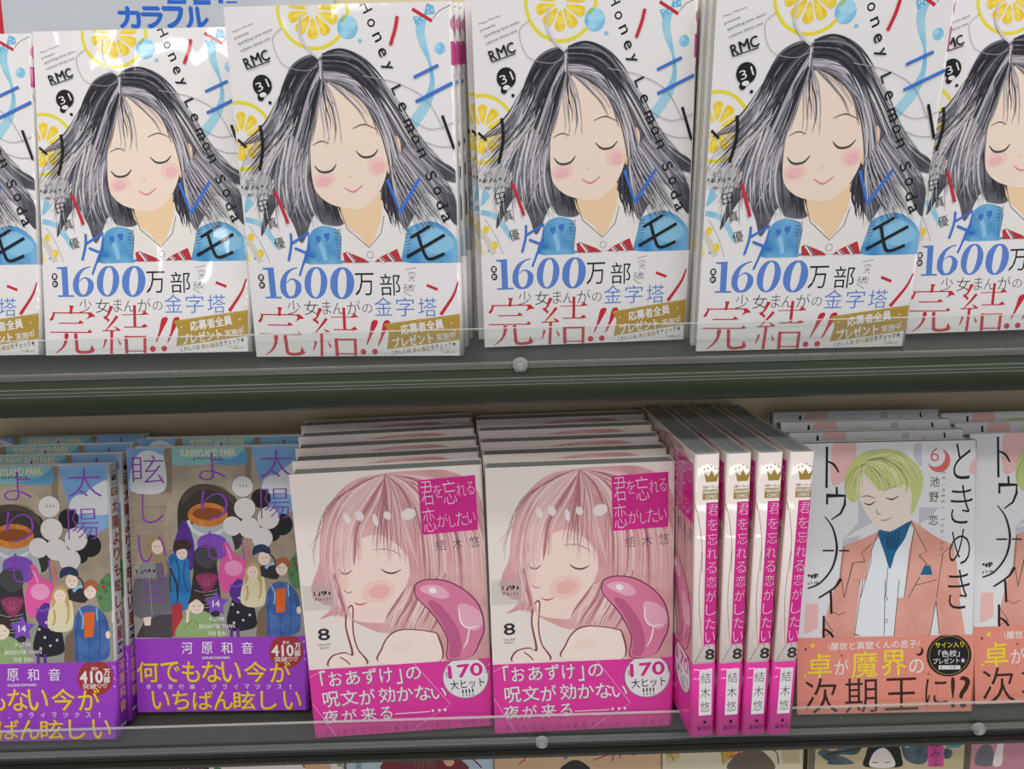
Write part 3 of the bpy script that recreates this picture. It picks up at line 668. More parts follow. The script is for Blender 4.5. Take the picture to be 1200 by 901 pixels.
  ['T',1,'ink','女',32.1,26.5,7.5,7.54,0,-0.012],
  ['T',1,'ink','ま',40.5,26.6,4.6,7.05,0,-0.012],
  ['T',1,'ink','ん',46.8,26.1,6.1,5.92,0,-0.012],
  ['T',1,'ink','が',55.1,26.4,7.2,7.32,0,-0.012],
  ['T',1,'ink','の',62.4,25.9,5.3,4.72,0,-0.012],
  ['T',1,'num_blue','金',71.2,27,9.9,10.03,0,-0.004],
  ['T',1,'num_blue','字',82.8,26.6,9.8,10.03,0,-0.004],
  ['T',1,'num_blue','塔',94.8,26.3,9.9,10.02,0,-0.004],
  ['F',2,'title_red',[(13.6,27.2),(16.4,26.9),(15.6,25.4),(15.2,22.4),(13.5,22.4),(14.1,25.4)],0],
  ['F',2,'title_red',[(4.5,24),(5.8,22.9),(4.5,19.4),(3.1,18.8),(2.6,19.5),(4.3,22)],0],
  ['B',2,'title_red',[(5.3,23.2),(25.2,22.8)],[0.63],0,0],
  ['F',2,'title_red',[(23.7,22.8),(25.6,23.2),(28,20.8),(25.4,20.5),(22.8,19.2),(24.3,21.2)],0],
  ['B',2,'title_red',[(7.7,17.5),(19.8,17.2)],[0.63],0,0],
  ['F',2,'title_red',[(18.1,17.2),(19.5,19),(21.7,17.1)],0],
  ['B',2,'title_red',[(2.6,12.7),(25.2,12.1)],[0.63],0,0],
  ['F',2,'title_red',[(23.3,12.2),(24.3,13.9),(26.1,12.1)],0],
  ['B',2,'title_red',[(12,11.9),(11,7.3),(8.9,3.9),(5.2,1)],[1.54,1.68,1.12,0.35],1,0],
  ['F',2,'title_red',[(10.6,12),(13,10.3),(11.6,8.7),(10.3,9.4)],0],
  ['B',2,'title_red',[(16.6,11.8),(17,5.8),(17.4,2.3),(19.9,1.3),(24,1.6),(26,2.4)],[1.82,1.82,1.96,1.54,1.68,1.96],1,0],
  ['F',2,'title_red',[(25.2,5.5),(27,2.1),(24.6,0.6),(24.1,2.1)],0],
  ['F',2,'title_red',[(36.1,26.6),(38.1,26),(35.6,21.6),(33.2,18.9),(32.4,20.3),(34.4,21.6)],0],
  ['F',2,'title_red',[(32.1,20.8),(34,20.4),(35.7,18.9),(35.1,17.5)],0],
  ['B',2,'title_red',[(40,20.8),(37.4,17.5),(33.3,13)],[1.68,1.26,0.35],1,0],
  ['B',2,'title_red',[(31.6,12.9),(41.4,13)],[0.56],0,0],
  ['F',2,'title_red',[(37.7,15.3),(40,14.4),(41.6,13.1),(39.9,12.9)],0],
  ['B',2,'title_red',[(36.7,12.7),(36,-0.3)],[1.56],0,0],
  ['F',2,'title_red',[(32.6,8.9),(33.9,8),(32.3,4.2),(31.3,3),(32.1,6)],0],
  ['F',2,'title_red',[(39.6,8.7),(41.6,5.8),(41,4.3),(40.4,5.8)],0],
  ['B',2,'title_red',[(42.3,21.4),(55.3,21.3)],[0.48],0,0],
  ['F',2,'title_red',[(52.7,21.4),(55.5,23),(57.4,21.2)],0],
  ['B',2,'title_red',[(49.7,26.5),(49.5,14.4)],[1.56],0,0],
  ['B',2,'title_red',[(43.5,14.7),(55.3,14.5)],[0.56],0,0],
  ['F',2,'title_red',[(52.7,14.6),(55,16.3),(56.7,14.5)],0],
  ['B',2,'title_red',[(44.4,9.9),(44.5,-0.4)],[1.82],0,0],
  ['B',2,'title_red',[(44.3,9.3),(54.9,9.2)],[0.85],0,0],
  ['B',2,'title_red',[(54.8,9.7),(54.5,-0.5)],[1.56],0,0],
  ['B',2,'title_red',[(44.4,1.6),(54.7,1.4)],[0.56],0,0],
  ['F',2,'title_red',[(64.1,18.1),(65.4,19.5),(67.1,19.6),(67.6,18),(64.3,12),(61.4,6.5),(60.7,6.6),(62.6,12)],1],
  ['F',2,'title_red',[(70.5,17.9),(71.8,19.4),(73.5,19.5),(74.1,17.8),(70.8,11.8),(67.9,6.3),(67.1,6.4),(69.1,11.9)],1],
  ['E',2,'title_red',58.9,2.4,1.6,1.6,0],
  ['E',2,'title_red',65.2,2.5,1.6,1.6,0],
  ['B',2,'title_red',[(94.8,38),(100.6,35.6)],[1.56],0,0],
  ['B',2,'title_red',[(111.5,39.6),(108.7,32.3),(101.7,22.2)],[0.7,1.4,1.96],1,0],
  ['F',3,'gold',[(70.9,17.5),(111.9,22.7),(111.5,8.6),(71.8,3.6),(73.4,12.6)],0],
  ['B',4,'gold_line',[(72.1,17.1),(111.8,22)],[0.12],0,0],
  ['B',4,'gold_line',[(72.3,4.3),(111.3,9.2)],[0.12],0,0],
  ['T',4,'paper_white','応募者全員',91.4,15.9,23.21,5.32,8,0.028],
  ['T',4,'paper_white','プレゼント',86,8.6,22.01,5.41,8,0.028],
  ['T',4,'paper_white','実施中',104,10.6,10.3,3.91,8,0.008],
  ['E',4,'paper_white',75.2,14,0.4,0.45,0],
  ['E',4,'paper_white',107.3,17.7,0.41,0.45,0],
  ['E',4,'paper_white',108.8,13.4,0.45,0.41,0],
  ['T',3,'ink','くわしくは',79.4,2.4,10.6,2.61,8,0.005],
  ['T',3,'gold','帯の裏面',90.6,3.7,9.8,2.71,8,0.005],
  ['T',3,'ink','をチェック★',102.6,5.6,13.6,2.91,8,0.005],
  ['B',3,'gold',[(100.8,3.6),(102.8,2.1),(105.3,1.8),(109.2,2.3)],[0.3],1,0],
  ['E',3,'gold',104.8,2.7,0.85,0.7,0],
  ['E',4,'paper_white',104.8,2.7,0.6,0.46,0],
 ],
 'sun_cover': [
  ['F',1,'stone',[(-0.2,175.9),(114.9,174.2),(111,63.5),(-5.2,65.2)],0],
  ['F',1,'pavement',[(-4.7,76.1),(117.1,74.3),(116.2,48.1),(-5.8,50)],0],
  ['F',2,'sky',[(-0.2,175.1),(24.7,174.8),(23.5,147),(-0.1,146.6)],0],
  ['F',3,'cloud',[(2.1,147.3),(3.6,164.4),(8.9,172.2),(15.4,173.5),(21,171.3),(24.4,167.7),(23.5,147)],1],
  ['F',2,'sky',[(80.8,174.7),(113.5,175.2),(113.6,136.3),(93.2,125.1),(86.8,126.7),(87.6,148.1)],0],
  ['F',3,'cloud',[(87.5,144.6),(88.5,152.4),(92.9,155.9),(97.2,156.3),(100.8,159.4),(106,162.9),(111,164.9),(114.2,162.8),(114.1,144.9),(102.4,143.3),(93.9,143.8)],1],
  ['F',2,'stone_dark',[(24.7,175.5),(29.7,175.4),(28.4,146.2),(23.4,146.2)],0],
  ['F',2,'stone_dark',[(77.2,174.7),(81.5,174.6),(80.4,146.8),(76.2,146.9)],0],
  ['B',2,'stone_line',[(-0.1,145.9),(31.3,145.8)],[0.45],0,0],
  ['B',2,'stone_line',[(-0.5,136.4),(30.9,136.4)],[0.45],0,0],
  ['B',2,'stone_line',[(-0.9,127),(30.5,126.9)],[0.45],0,0],
  ['B',2,'stone_line',[(-1.4,117.5),(30.1,117.4)],[0.45],0,0],
  ['B',2,'stone_line',[(-1.8,108),(29.6,107.9)],[0.45],0,0],
  ['B',2,'stone_line',[(-2.2,98.5),(29.2,98.4)],[0.45],0,0],
  ['B',2,'stone_line',[(-2.6,88.9),(28.8,88.9)],[0.45],0,0],
  ['B',2,'stone_line',[(74,144.8),(92.5,144.9)],[0.42],0,0],
  ['B',2,'stone_line',[(73.6,135.3),(92.1,135.5)],[0.42],0,0],
  ['B',2,'stone_line',[(73.2,125.8),(91.8,126)],[0.42],0,0],
  ['B',2,'stone_line',[(72.9,116.4),(91.4,116.5)],[0.42],0,0],
  ['B',2,'stone_line',[(72.5,106.9),(91.1,107)],[0.42],0,0],
  ['F',3,'sign_teal',[(29.6,175),(77.3,175.1),(77.1,163.6),(29.6,163.6)],0],
  ['F',4,'sky_deep',[(56.2,163.8),(62,166.2),(70.6,168.4),(77.3,172.6),(77.1,163.6)],1],
  ['T',5,'cream','SUNNYLAND PARK',53,171.5,36.3,4.8,0,0.02],
  ['T',5,'ink_navy','JAPAN',52.1,167.7,18.4,1.9,0,0],
  ['F',3,'stone_pale',[(22.1,114.7),(24.4,134.8),(30,149),(40.3,158.9),(51.2,162.3),(63.1,159.2),(72.1,151.2),(75.8,136.9),(74.7,108.1),(21.8,108.9)],1],
  ['F',4,'arch_dark',[(31.3,120.3),(32.3,137.5),(38.4,147.4),(47.1,150.9),(55.7,150.3),(65.4,145.6),(71.5,136.9),(70.8,108.2),(30.8,108.8)],1],
  ['B',5,'arch_brown',[(34.5,137.5),(42.6,145.2),(51.3,147.5),(61.1,145),(68.7,137)],[0.28],1,0],
  ['B',5,'arch_brown',[(34.5,138.3),(42.7,146.2),(51.3,148.1),(61.2,145.8),(68.7,137.8)],[0.28],1,0],
  ['B',5,'arch_brown',[(34.5,139.2),(42.7,147.2),(51.3,148.7),(61.2,146.7),(68.7,138.7)],[0.28],1,0],
  ['B',5,'arch_brown',[(34.6,140.1),(42.8,148.2),(51.3,149.3),(61.2,147.5),(68.8,139.5)],[0.3],1,0],
  ['B',5,'arch_brown',[(34.6,140.9),(42.8,149.2),(51.4,149.8),(61.3,148.4),(68.8,140.4)],[0.28],1,0],
  ['B',5,'arch_brown',[(34.6,141.8),(42.8,150.2),(51.4,150.4),(61.3,149.3),(68.8,141.3)],[0.28],1,0],
  ['F',5,'glass_grey',[(40.3,123),(49.8,130.1),(61.8,125.6),(67,114),(65.3,105.4),(39.6,105.8)],1],
  ['E',6,'pumpkin',51.3,130.8,13.1,7.91,0],
  ['E',7,'pumpkin_dark',51.3,131.5,9.95,4,0],
  ['B',6,'cloud',[(38.3,127.4),(42.3,120.1),(52.9,117.1),(64.5,122.7)],[2.24],1,0],
  ['F',5,'violet_dark',[(29.2,114.6),(33.2,124.6),(36.2,127.4),(39.5,121.6),(41.8,108.6),(39.1,94.2),(28.1,105.9)],1],
  ['F',6,'violet_mid',[(44.2,114.3),(52.9,118.5),(62.8,114.1),(59.4,102.6),(46.6,102.8)],1],
  ['E',5,'balloon_black',86.6,141,6.4,6.41,0],
  ['E',5,'balloon_black',99.5,123.6,7.15,7.21,0],
  ['E',5,'balloon_black',92.9,117.9,5.4,5.46,0],
  ['E',6,'balloon_rim',67.1,123.1,6.55,6.61,0],
  ['E',6.5,'balloon_white',67.1,123.1,6.3,6.36,0],
  ['E',6,'balloon_rim',86.4,114.9,7.15,7.21,0],
  ['E',6.5,'balloon_white',86.4,114.9,6.85,6.91,0],
  ['E',6,'balloon_rim',90.9,128,7.45,7.46,0],
  ['E',6.5,'balloon_white',90.9,128,7.15,7.21,0],
  ['E',6,'balloon_rim',78.3,121.7,7.25,7.36,0],
  ['E',6.5,'balloon_white',78.3,121.7,6.95,7.05,0],
  ['E',6,'balloon_rim',75.8,134.7,7.25,7.3,0],
  ['E',6.5,'balloon_white',75.8,134.7,6.95,7,0],
  ['E',6,'balloon_rim',74.8,149,7.1,7.16,0],
  ['E',6.5,'balloon_white',74.8,149,6.85,6.86,0],
  ['B',4,'violet_mid',[(72.8,115.4),(73.9,105.3),(74.6,93.7)],[0.75],1,0],
  ['B',4,'pumpkin',[(74.5,115.3),(75.6,105.2),(76.3,93.7)],[0.7],1,0],
  ['B',4,'pink_hot',[(76.2,115.3),(77.3,105.2),(78,93.7)],[0.7],1,0],
  ['F',4,'leaf_green',[(102,93.3),(106.7,103.3),(112.4,104.7),(113.2,84.5),(105.9,81.7)],1],
  ['F',7,'coat_grey',[(0.6,65.1),(2.5,91.9),(9.3,101.2),(17.3,103.2),(24.3,100.2),(26.8,91.5),(24.9,64.8)],1],
  ['F',7.5,'scarf_tan',[(10.1,101.9),(9.8,112),(14.4,117.7),(20.8,117.6),(23.4,111.8),(22.9,101.7),(16.4,99.6)],1],
  ['E',8,'skin',17.6,110.1,3.9,4.75,0],
  ['F',7,'jersey_blue',[(25.1,68.4),(25.5,94.4),(24.4,103.1),(29.6,105.9),(36.6,102.9),(38.2,91.4),(36.7,71.1)],1],
  ['F',7.5,'hair_brown',[(28.5,107.4),(29.2,113.1),(34.2,114.8),(39.1,113),(39.4,107.9),(34,108.7)],1],
  ['E',7.3,'skin',33.4,105.6,3.6,4.05,0],
  ['F',7,'charcoal',[(37.9,64.6),(40.5,94.2),(41.3,105.7),(46.9,110.7),(54,108.4),(56.2,94),(56.5,64.3)],1],
  ['F',8,'scarf_plum',[(41.8,89.9),(49,92.4),(56.1,90.4),(52.9,82.5),(47.8,79.6)],1],
  ['F',7,'pink_hot',[(56.8,91.1),(59.1,100.4),(61,105.5),(60.5,111.2),(64.1,112.3),(68.1,104.6),(74.4,100.9),(75.1,93.7),(71.6,85.1),(62.8,79.4),(58.6,80.9)],1],
  ['F',7,'polka_black',[(61.1,60.8),(64.7,73),(68.3,78.2),(76.9,76.4),(80.7,62.3),(78.7,55.3),(63.9,53.8)],1],
  ['E',8,'skirt_dot',65.4,71.3,0.85,0.9,0],
  ['E',8,'skirt_dot',68.7,66,0.9,0.9,0],
  ['E',8,'skirt_dot',73.2,71.2,0.85,0.85,0],
  ['E',8,'skirt_dot',72,60.7,0.85,0.85,0],
  ['E',8,'skirt_dot',76.4,64.1,0.85,0.9,0],
  ['E',8,'skirt_dot',65.8,59,0.85,0.9,0],
  ['E',8,'skirt_dot',69.9,75.6,0.85,0.9,0],
  ['F',7,'violet_dark',[(63.5,79.4),(68.9,88),(74.5,85),(75.5,74.9),(68.3,72.1)],1],
  ['F',7,'cream',[(71.1,72.1),(74,90.8),(76.4,96.6),(83.5,95),(87.4,84.8),(85.4,70.4)],1],
  ['E',8,'skin',79.4,92.2,3.75,4.3,0],
  ['F',7.8,'hair_blond',[(73.8,85),(74.9,95.1),(79.6,98.7),(84.2,95),(85.1,82),(82.5,87.8),(79.5,96.5),(76.3,87.9)],1],
  ['F',7,'charcoal',[(83.3,90.7),(85,96.4),(92.2,97.8),(97,93.4),(94.6,87.6)],1],
  ['E',8,'skin',87.3,101.5,3.9,4.66,0],
  ['F',8.2,'ink_navy',[(79.8,103.7),(81.2,109.5),(86.9,110.8),(91.1,107.9),(91,104.3),(85.3,105.8)],1],
  ['F',7,'denim_navy',[(86.9,65.7),(88.2,77.9),(92.8,84.9),(101.5,85.1),(108.1,77.6),(109.4,65.4),(107.2,51.4),(87.2,50.3)],1],
  ['F',8,'orange',[(94,81.4),(101,81.6),(99.4,65.9),(93.8,65.3)],0],
  ['E',8,'skin',98.5,94.8,3.9,4.8,0],
  ['F',8.2,'hair_auburn',[(94.2,94.9),(95.4,100.6),(99.5,102),(103,99.8),(103.2,94.7),(99.1,98.4)],1],
  ['F',7,'skirt_brown',[(80.2,50),(81.7,65.8),(87.1,71),(87.2,49.9)],0],
  ['F',7,'line_dark',[(8.2,50.2),(11.2,58.1),(25.4,65.8),(24.7,50)],0],
  ['F',7,'tie_red',[(24.7,50.8),(25.6,71.9),(31.8,73.5),(32.6,50.7)],0],
  ['F',8,'hood_green',[(28.2,49.9),(31.3,61.3),(38.4,67.3),(48.8,66.3),(56.2,57.4),(57.7,49.5)],1],
  ['F',8.5,'hair_brown',[(36,71.7),(38.9,78.3),(44.2,80),(47.5,76.8),(46.9,71.2),(41.9,75.1)],1],
  ['E',8.3,'skin',41.5,70.6,5,5.25,0],
  ['B',8.6,'line_dark',[(15.8,110.7),(16.5,110.3),(17,110.7)],[0.3],1,0],
  ['B',8.6,'line_dark',[(18.3,110.7),(18.9,110.3),(19.6,110.7)],[0.28],1,0],
  ['B',8.6,'lip',[(16.8,108.1),(17.5,107.7),(18.4,108.1)],[0.35],1,0],
  ['B',8.6,'line_dark',[(31.6,106.2),(32.3,105.7),(32.9,106.2)],[0.28],1,0],
  ['B',8.6,'line_dark',[(34.1,106.1),(34.7,105.7),(35.4,106.1)],[0.28],1,0],
  ['B',8.6,'lip',[(32.6,103.6),(33.3,103.1),(34.2,103.5)],[0.35],1,0],
  ['B',8.6,'line_dark',[(77.5,92.8),(78.2,92.4),(78.8,92.8)],[0.28],1,0],
  ['B',8.6,'line_dark',[(80.1,92.8),(80.7,92.3),(81.4,92.7)],[0.3],1,0],
  ['B',8.6,'lip',[(78.6,90.2),(79.3,89.7),(80.1,90.2)],[0.38],1,0],
  ['B',8.6,'line_dark',[(85.5,102.1),(86.2,101.6),(86.7,102)],[0.3],1,0],
  ['B',8.6,'line_dark',[(88,102),(88.6,101.6),(89.3,102)],[0.28],1,0],
  ['B',8.6,'lip',[(86.5,99.4),(87.2,99),(88.1,99.4)],[0.35],1,0],
  ['B',8.6,'line_dark',[(96.7,95.4),(97.4,95),(97.9,95.4)],[0.3],1,0],
  ['B',8.6,'line_dark',[(99.2,95.4),(99.8,94.9),(100.5,95.3)],[0.28],1,0],
  ['B',8.6,'lip',[(97.7,92.8),(98.4,92.3),(99.3,92.8)],[0.35],1,0],
  ['B',8.6,'line_dark',[(38.8,71),(39.6,70.4),(40.5,71)],[0.29],1,0],
  ['B',8.6,'line_dark',[(42.7,70.9),(43.6,70.4),(44.5,70.9)],[0.29],1,0],
  ['B',8.6,'lip',[(40.2,68.5),(41.6,67.8),(43,68.5)],[0.34],1,0],
  ['B',7.9,'line_dark',[(26.3,95.9),(24.8,88.7),(25,80)],[0.98],1,0],
  ['B',7.9,'jersey_deep',[(29.4,101.6),(31.1,91.5),(28.4,71.2)],[0.84],1,0],
  ['B',7.9,'jersey_deep',[(35.1,100.8),(34,88.5),(36.8,79.8)],[0.7],1,0],
  ['B',7.9,'scarf_tan',[(21.5,100.3),(22.6,94.5),(21,90.2)],[2.4],1,0],
  ['B',7.9,'line_grey',[(9.2,97.6),(11.5,86),(12.1,65.7)],[0.45],1,0],
  ['B',7.9,'charcoal',[(25.1,95.9),(29,85.7),(29.4,75.6)],[1.12],1,0],
  ['F',7.2,'line_dark',[(1.3,51.2),(6.1,59.9),(15.8,65),(25.4,65.2),(24.7,49.8),(1.3,50.1)],0],
  ['F',7.4,'skin',[(6.2,63.4),(11.5,64),(10.7,58.1),(6.9,58.1)],0],
  ['B',8.1,'scarf_line',[(43.5,89.8),(47.5,84)],[0.3],1,0],
  ['B',8.1,'scarf_line',[(54.6,89.7),(49.4,83.2)],[0.28],1,0],
  ['B',8.1,'scarf_line',[(46.6,89.8),(49,84)],[0.28],1,0],
  ['B',8.1,'scarf_line',[(51.5,89.7),(48.2,83.3)],[0.28],1,0],
  ['B',8.1,'scarf_line',[(49.8,89.7),(50.4,83.9)],[0.28],1,0],
  ['B',8.1,'scarf_line',[(48.3,89.8),(47.1,83.3)],[0.28],1,0],
  ['E',8,'plush_grey',48.9,102.8,5.7,5.46,0],
  ['F',8.2,'plush_grey',[(41.5,101.4),(44,108.6),(49.8,110.7),(55.4,108.4),(56.2,99.8),(49.2,95.5)],1],
  ['B',7.6,'line_grey',[(40.7,81.2),(47.8,79.6),(55.7,81.3)],[0.42],1,0],
  ['B',7.6,'line_grey',[(40.6,79.2),(47.7,77.6),(55.7,79.2)],[0.42],1,0],
  ['B',7.6,'line_grey',[(40.5,77.1),(47.6,75.6),(55.6,77.2)],[0.42],1,0],
  ['B',7.6,'line_grey',[(40.4,75.1),(47.5,73.6),(55.5,75.2)],[0.45],1,0],
  ['B',7.6,'line_grey',[(40.4,73.1),(47.5,71.5),(55.4,73.2)],[0.45],1,0],
  ['B',7.6,'line_grey',[(40.3,71.1),(47.4,69.5),(55.3,71.1)],[0.42],1,0],
  ['E',7.8,'pink_light',67,95.3,6,5.21,0],
  ['B',7.8,'pink_light',[(61.2,109.8),(63.9,106.9),(65.8,101.1)],[1.4],1,0],
  ['B',7.8,'violet_mid',[(63.7,84.5),(68,83),(73.1,85.1)],[1.26],1,0],
  ['B',7.9,'hair_blond',[(75.2,83.6),(75.7,77.8),(74.1,73.5)],[1.35],1,0],
  ['B',7.9,'hair_blond',[(83.8,83.4),(84.3,79.1),(82.7,74.8)],[1.26],1,0],
  ['B',8.6,'line_dark',[(91,104.3),(94,100.6),(94.3,94.9)],[1.12],1,0],
  ['B',8.6,'ice_blue',[(88,94.9),(90.7,97.5),(93.9,98)],[1.96],1,0],
  ['B',7.8,'denim_line',[(90.9,79.7),(88.7,67.4),(89,51.3)],[0.45],1,0],
  ['B',7.8,'denim_line',[(103.1,82.1),(103.9,67.2),(102.3,51.1)],[0.42],1,0],
  ['B',7.8,'denim_line',[(96.4,64.7),(96,50.6)],[0.34],1,0],
  ['B',8.2,'denim_pale',[(91,84),(93.4,77.9),(92.6,70.9)],[0.9],1,0],
  ['B',8.2,'denim_pale',[(102.3,83.9),(102.5,76)],[0.9],1,0],
  ['E',8.2,'skin',108.8,66.8,1.55,2.45,0],
  ['B',7.5,'violet_dark',[(64,55.5),(63.9,49.2)],[1.98],0,0],
  ['B',7.5,'violet_dark',[(68.3,55.5),(68.2,49.1)],[1.87],0,0],
  ['B',8.7,'skin',[(35,59.5),(35.9,65.6),(37.2,69.6)],[1.53],1,0],
  ['B',8.7,'skin',[(34.7,68.2),(35.6,64.7)],[0.85],1,0],
  ['B',8.4,'hood_line',[(32.8,56),(39.1,61.2),(43.2,55.8)],[0.51],1,0],
  ['B',8.4,'hood_line',[(50.3,61),(53.6,55.7),(54.2,49.5)],[0.51],1,0],
  ['E',5,'leaf_deep',106.6,100.4,1.45,1.45,0],
  ['E',5,'leaf_deep',108.5,94.6,1.4,1.45,0],
  ['E',5,'leaf_deep',104.8,90.4,1.45,1.45,0],
  ['E',5,'leaf_deep',110.2,98.9,1.45,1.45,0],
  ['E',6,'badge_red',107.3,97.3,1.3,1.3,0],
  ['E',7,'line_grey',73.4,149.5,0.55,0.9,0],
  ['E',7,'line_grey',75.4,149.5,0.6,0.85,0],
  ['E',7,'line_grey',77.4,149.4,0.6,0.85,0],
  ['T',9,'title_purple','眩',13.6,161.3,20.8,18.72,0,-0.012],
  ['T',9,'title_purple','よ',55.3,162.5,17.6,18.21,0,-0.014],
  ['T',9,'title_purple','太',97.6,163.7,21.3,18.21,0,-0.012],
  ['T',9,'title_purple','し',15.4,135.6,14.2,19.42,0,-0.016],
  ['T',9,'title_purple','い',14,109,18.6,18.72,0,-0.016],
  ['T',9,'title_purple','り',56.1,136.7,17.8,19.42,0,-0.016],
  ['T',9,'title_purple','も',54.3,110.6,17.1,18.71,0,-0.016],
  ['T',9,'title_purple','陽',95.8,137.6,19.2,19.31,0,-0.014],
  ['T',9,'title_purple','星',14.7,83.8,17.2,18.82,0,-0.014],
  ['F',9,'violet_mid',[(55,80.4),(52.3,75.6),(46.8,74.7),(50.5,70.7),(49.5,65.3),(54.5,67.7),(59.3,65.1),(58.7,70.6),(62.7,74.5),(57.3,75.5)],0],
  ['T',10,'paper_white','14',54.6,72,4.5,4,0,0.03],
  ['T',9,'paper_white','A STAR',54.7,61.8,10.4,2.6,0,0.005],
  ['T',9,'paper_white','BRIGHTER THAN',54.5,56.9,23.4,2.6,0,0.005],
  ['T',9,'paper_white','THE SUN',54.3,52.2,12.2,2.7,0,0.005],
  ['F',10,'film_grey',[(2.5,100.6),(15.7,100.4),(16,88.8),(2.2,89)],0],
  ['B',11,'ink',[(2.7,94.4),(2.9,95.5),(3.3,92.7)],[0.56],0,0],
  ['B',11,'ink',[(3,94),(3.2,95.1)],[0.6],0,0],
  ['B',11,'ink',[(5.6,92.8),(7,93.2),(7,95.1)],[0.56],0,0],
  ['B',11,'ink',[(5.8,93),(7.3,93),(6,93.1)],[0.56],0,0],
  ['B',11,'ink',[(9.1,95.3),(9,95.6),(9.9,93.1)],[0.6],0,0],
  ['B',11,'ink',[(8,94.9),(9.5,94.8),(9.7,95.2)],[0.56],0,0],
  ['B',11,'ink',[(11.7,95.4),(11.3,93.4),(10.8,95.8)],[0.56],0,0],
  ['B',11,'ink',[(11.8,93.9),(12.2,95.5),(12.2,95.7)],[0.6],0,0],
  ['B',11,'ink',[(14,94.9),(15,95),(14.6,93.2)],[0.6],0,0],
  ['B',11,'ink',[(15.2,93.8),(14,94.2)],[0.56],0,0],
  ['B',11,'ink_soft',[(4.5,89.8),(3.6,89)],[0.3],0,0],
  ['B',11,'ink_soft',[(5.2,88.8),(4.2,90.2),(4.5,89.9)],[0.28],0,0],
  ['B',11,'ink_soft',[(5.1,89.2),(3.8,89.1),(4.8,88.8)],[0.28],0,0],
  ['B',11,'ink_soft',[(7.1,89.6),(5.8,88.6)],[0.28],0,0],
  ['B',11,'ink_soft',[(6.4,90.1),(6,89),(6.1,88.3)],[0.28],0,0],
  ['B',11,'ink_soft',[(7,88.4),(6.4,88.6)],[0.3],0,0],
  ['B',11,'ink_soft',[(8.8,89.7),(8.4,89.5)],[0.28],0,0],
  ['B',11,'ink_soft',[(7.8,88.4),(8.6,90)],[0.28],0,0],
  ['B',11,'ink_soft',[(10.3,89.8),(10.5,89.9),(10,88.4)],[0.3],0,0],
  ['B',11,'ink_soft',[(10.1,89.9),(10.8,89.1)],[0.28],0,0],
  ['B',11,'ink_soft',[(10.3,89.1),(10.2,88.8),(10.6,89.8)],[0.28],0,0],
  ['B',11,'ink_soft',[(11.9,89.3),(13.1,90),(12.7,88.4)],[0.28],0,0],
  ['B',11,'ink_soft',[(12.5,88.5),(13,89.1),(12.5,88.7)],[0.3],0,0],
  ['B',11,'ink_soft',[(13.3,89.8),(12.9,89.2),(12.9,88.2)],[0.3],0,0],
  ['B',11,'ink_soft',[(14.7,89.6),(15.1,89.7)],[0.28],0,0],
  ['B',11,'ink_soft',[(14.3,89.1),(15.3,88.2),(14.5,89.1)],[0.3],0,0],
 ],
 'sun_band': [
  ['T',2,'paper_white','河',34.3,42.8,7.2,7.81,0,0.005],
  ['T',2,'paper_white','原',47.5,42.6,7.3,7.81,0,0.005],
  ['T',2,'paper_white','和',60.5,42.4,7.2,7.81,0,0.005],
  ['T',2,'paper_white','音',73.9,42.2,7.3,7.81,0,0.005],
  ['T',2,'paper_white','KAZUNE KAWAHARA',53.3,36,18.2,1.6,0,0.02],
  ['F',1,'badge_red',[(111.1,39.3),(110.6,36.3),(109.4,33.6),(107.5,31.2),(105.1,29.4),(102.3,28.2),(99.4,27.9),(96.5,28.3),(93.8,29.5),(91.5,31.4),(89.8,33.8),(88.8,36.7),(88.5,39.7),(89,42.7),(90.2,45.4),(92.1,47.8),(94.5,49.6),(97.3,50.8),(100.2,51.1),(103.1,50.7),(105.8,49.5),(108,47.6),(109.8,45.2),(110.8,42.4)],0],
  ['T',2,'paper_white','410',97.2,40.1,14.2,7.41,0,0.03],
  ['T',2,'paper_white','万',107.2,42.9,3.8,4.2,0,0.03],
  ['T',2,'paper_white','部',107,38.2,3.9,4.2,0,0.03],
  ['T',2,'paper_white','突破♡♡',99.3,34.2,15.3,3.5,0,0.01],
  ['T',2,'paper_white','累計',99.7,45.5,4.5,2.1,0,0.01],
  ['T',3,'gold_yellow','何',7.6,27.2,13.9,13.71,0,0.004],
  ['T',2,'ochre','何',8.1,26.6,13.9,13.81,0,0.004],
  ['T',3,'gold_yellow','で',22.5,26.9,12.2,13.71,0,0.004],
  ['T',2,'ochre','で',23,26.4,12.2,13.81,0,0.004],
  ['T',3,'gold_yellow','も',36.2,26.7,11.5,13.81,0,0.004],
  ['T',2,'ochre','も',36.7,26.2,11.5,13.81,0,0.004],
  ['T',3,'gold_yellow','な',50,26.5,12.9,13.81,0,0.004],
  ['T',2,'ochre','な',50.5,26,12.9,13.81,0,0.004],
  ['T',3,'gold_yellow','い',62.8,26.3,12.5,13.81,0,0.004],
  ['T',2,'ochre','い',63.3,25.8,12.5,13.81,0,0.004],
  ['T',3,'gold_yellow','今',78.8,26.1,14.6,13.81,0,0.004],
  ['T',2,'ochre','今',79.3,25.5,14.6,13.71,0,0.004],
  ['T',3,'gold_yellow','が',95.1,25.8,13.5,13.81,0,0.004],
  ['T',2,'ochre','が',95.6,25.3,13.5,13.81,0,0.004],
  ['T',3,'gold_yellow','い',15.4,8,11.5,12.31,0,0.004],
  ['T',2,'ochre','い',15.9,7.4,11.5,12.41,0,0.004],
  ['T',3,'gold_yellow','ち',28.7,7.8,10.8,12.31,0,0.004],
  ['T',2,'ochre','ち',29.2,7.2,10.8,12.41,0,0.004],
  ['T',3,'gold_yellow','ば',43.3,7.5,13.2,12.41,0,0.004],
  ['T',2,'ochre','ば',43.8,7,13.2,12.41,0,0.004],
  ['T',3,'gold_yellow','ん',56.8,7.3,12.5,12.41,0,0.004],
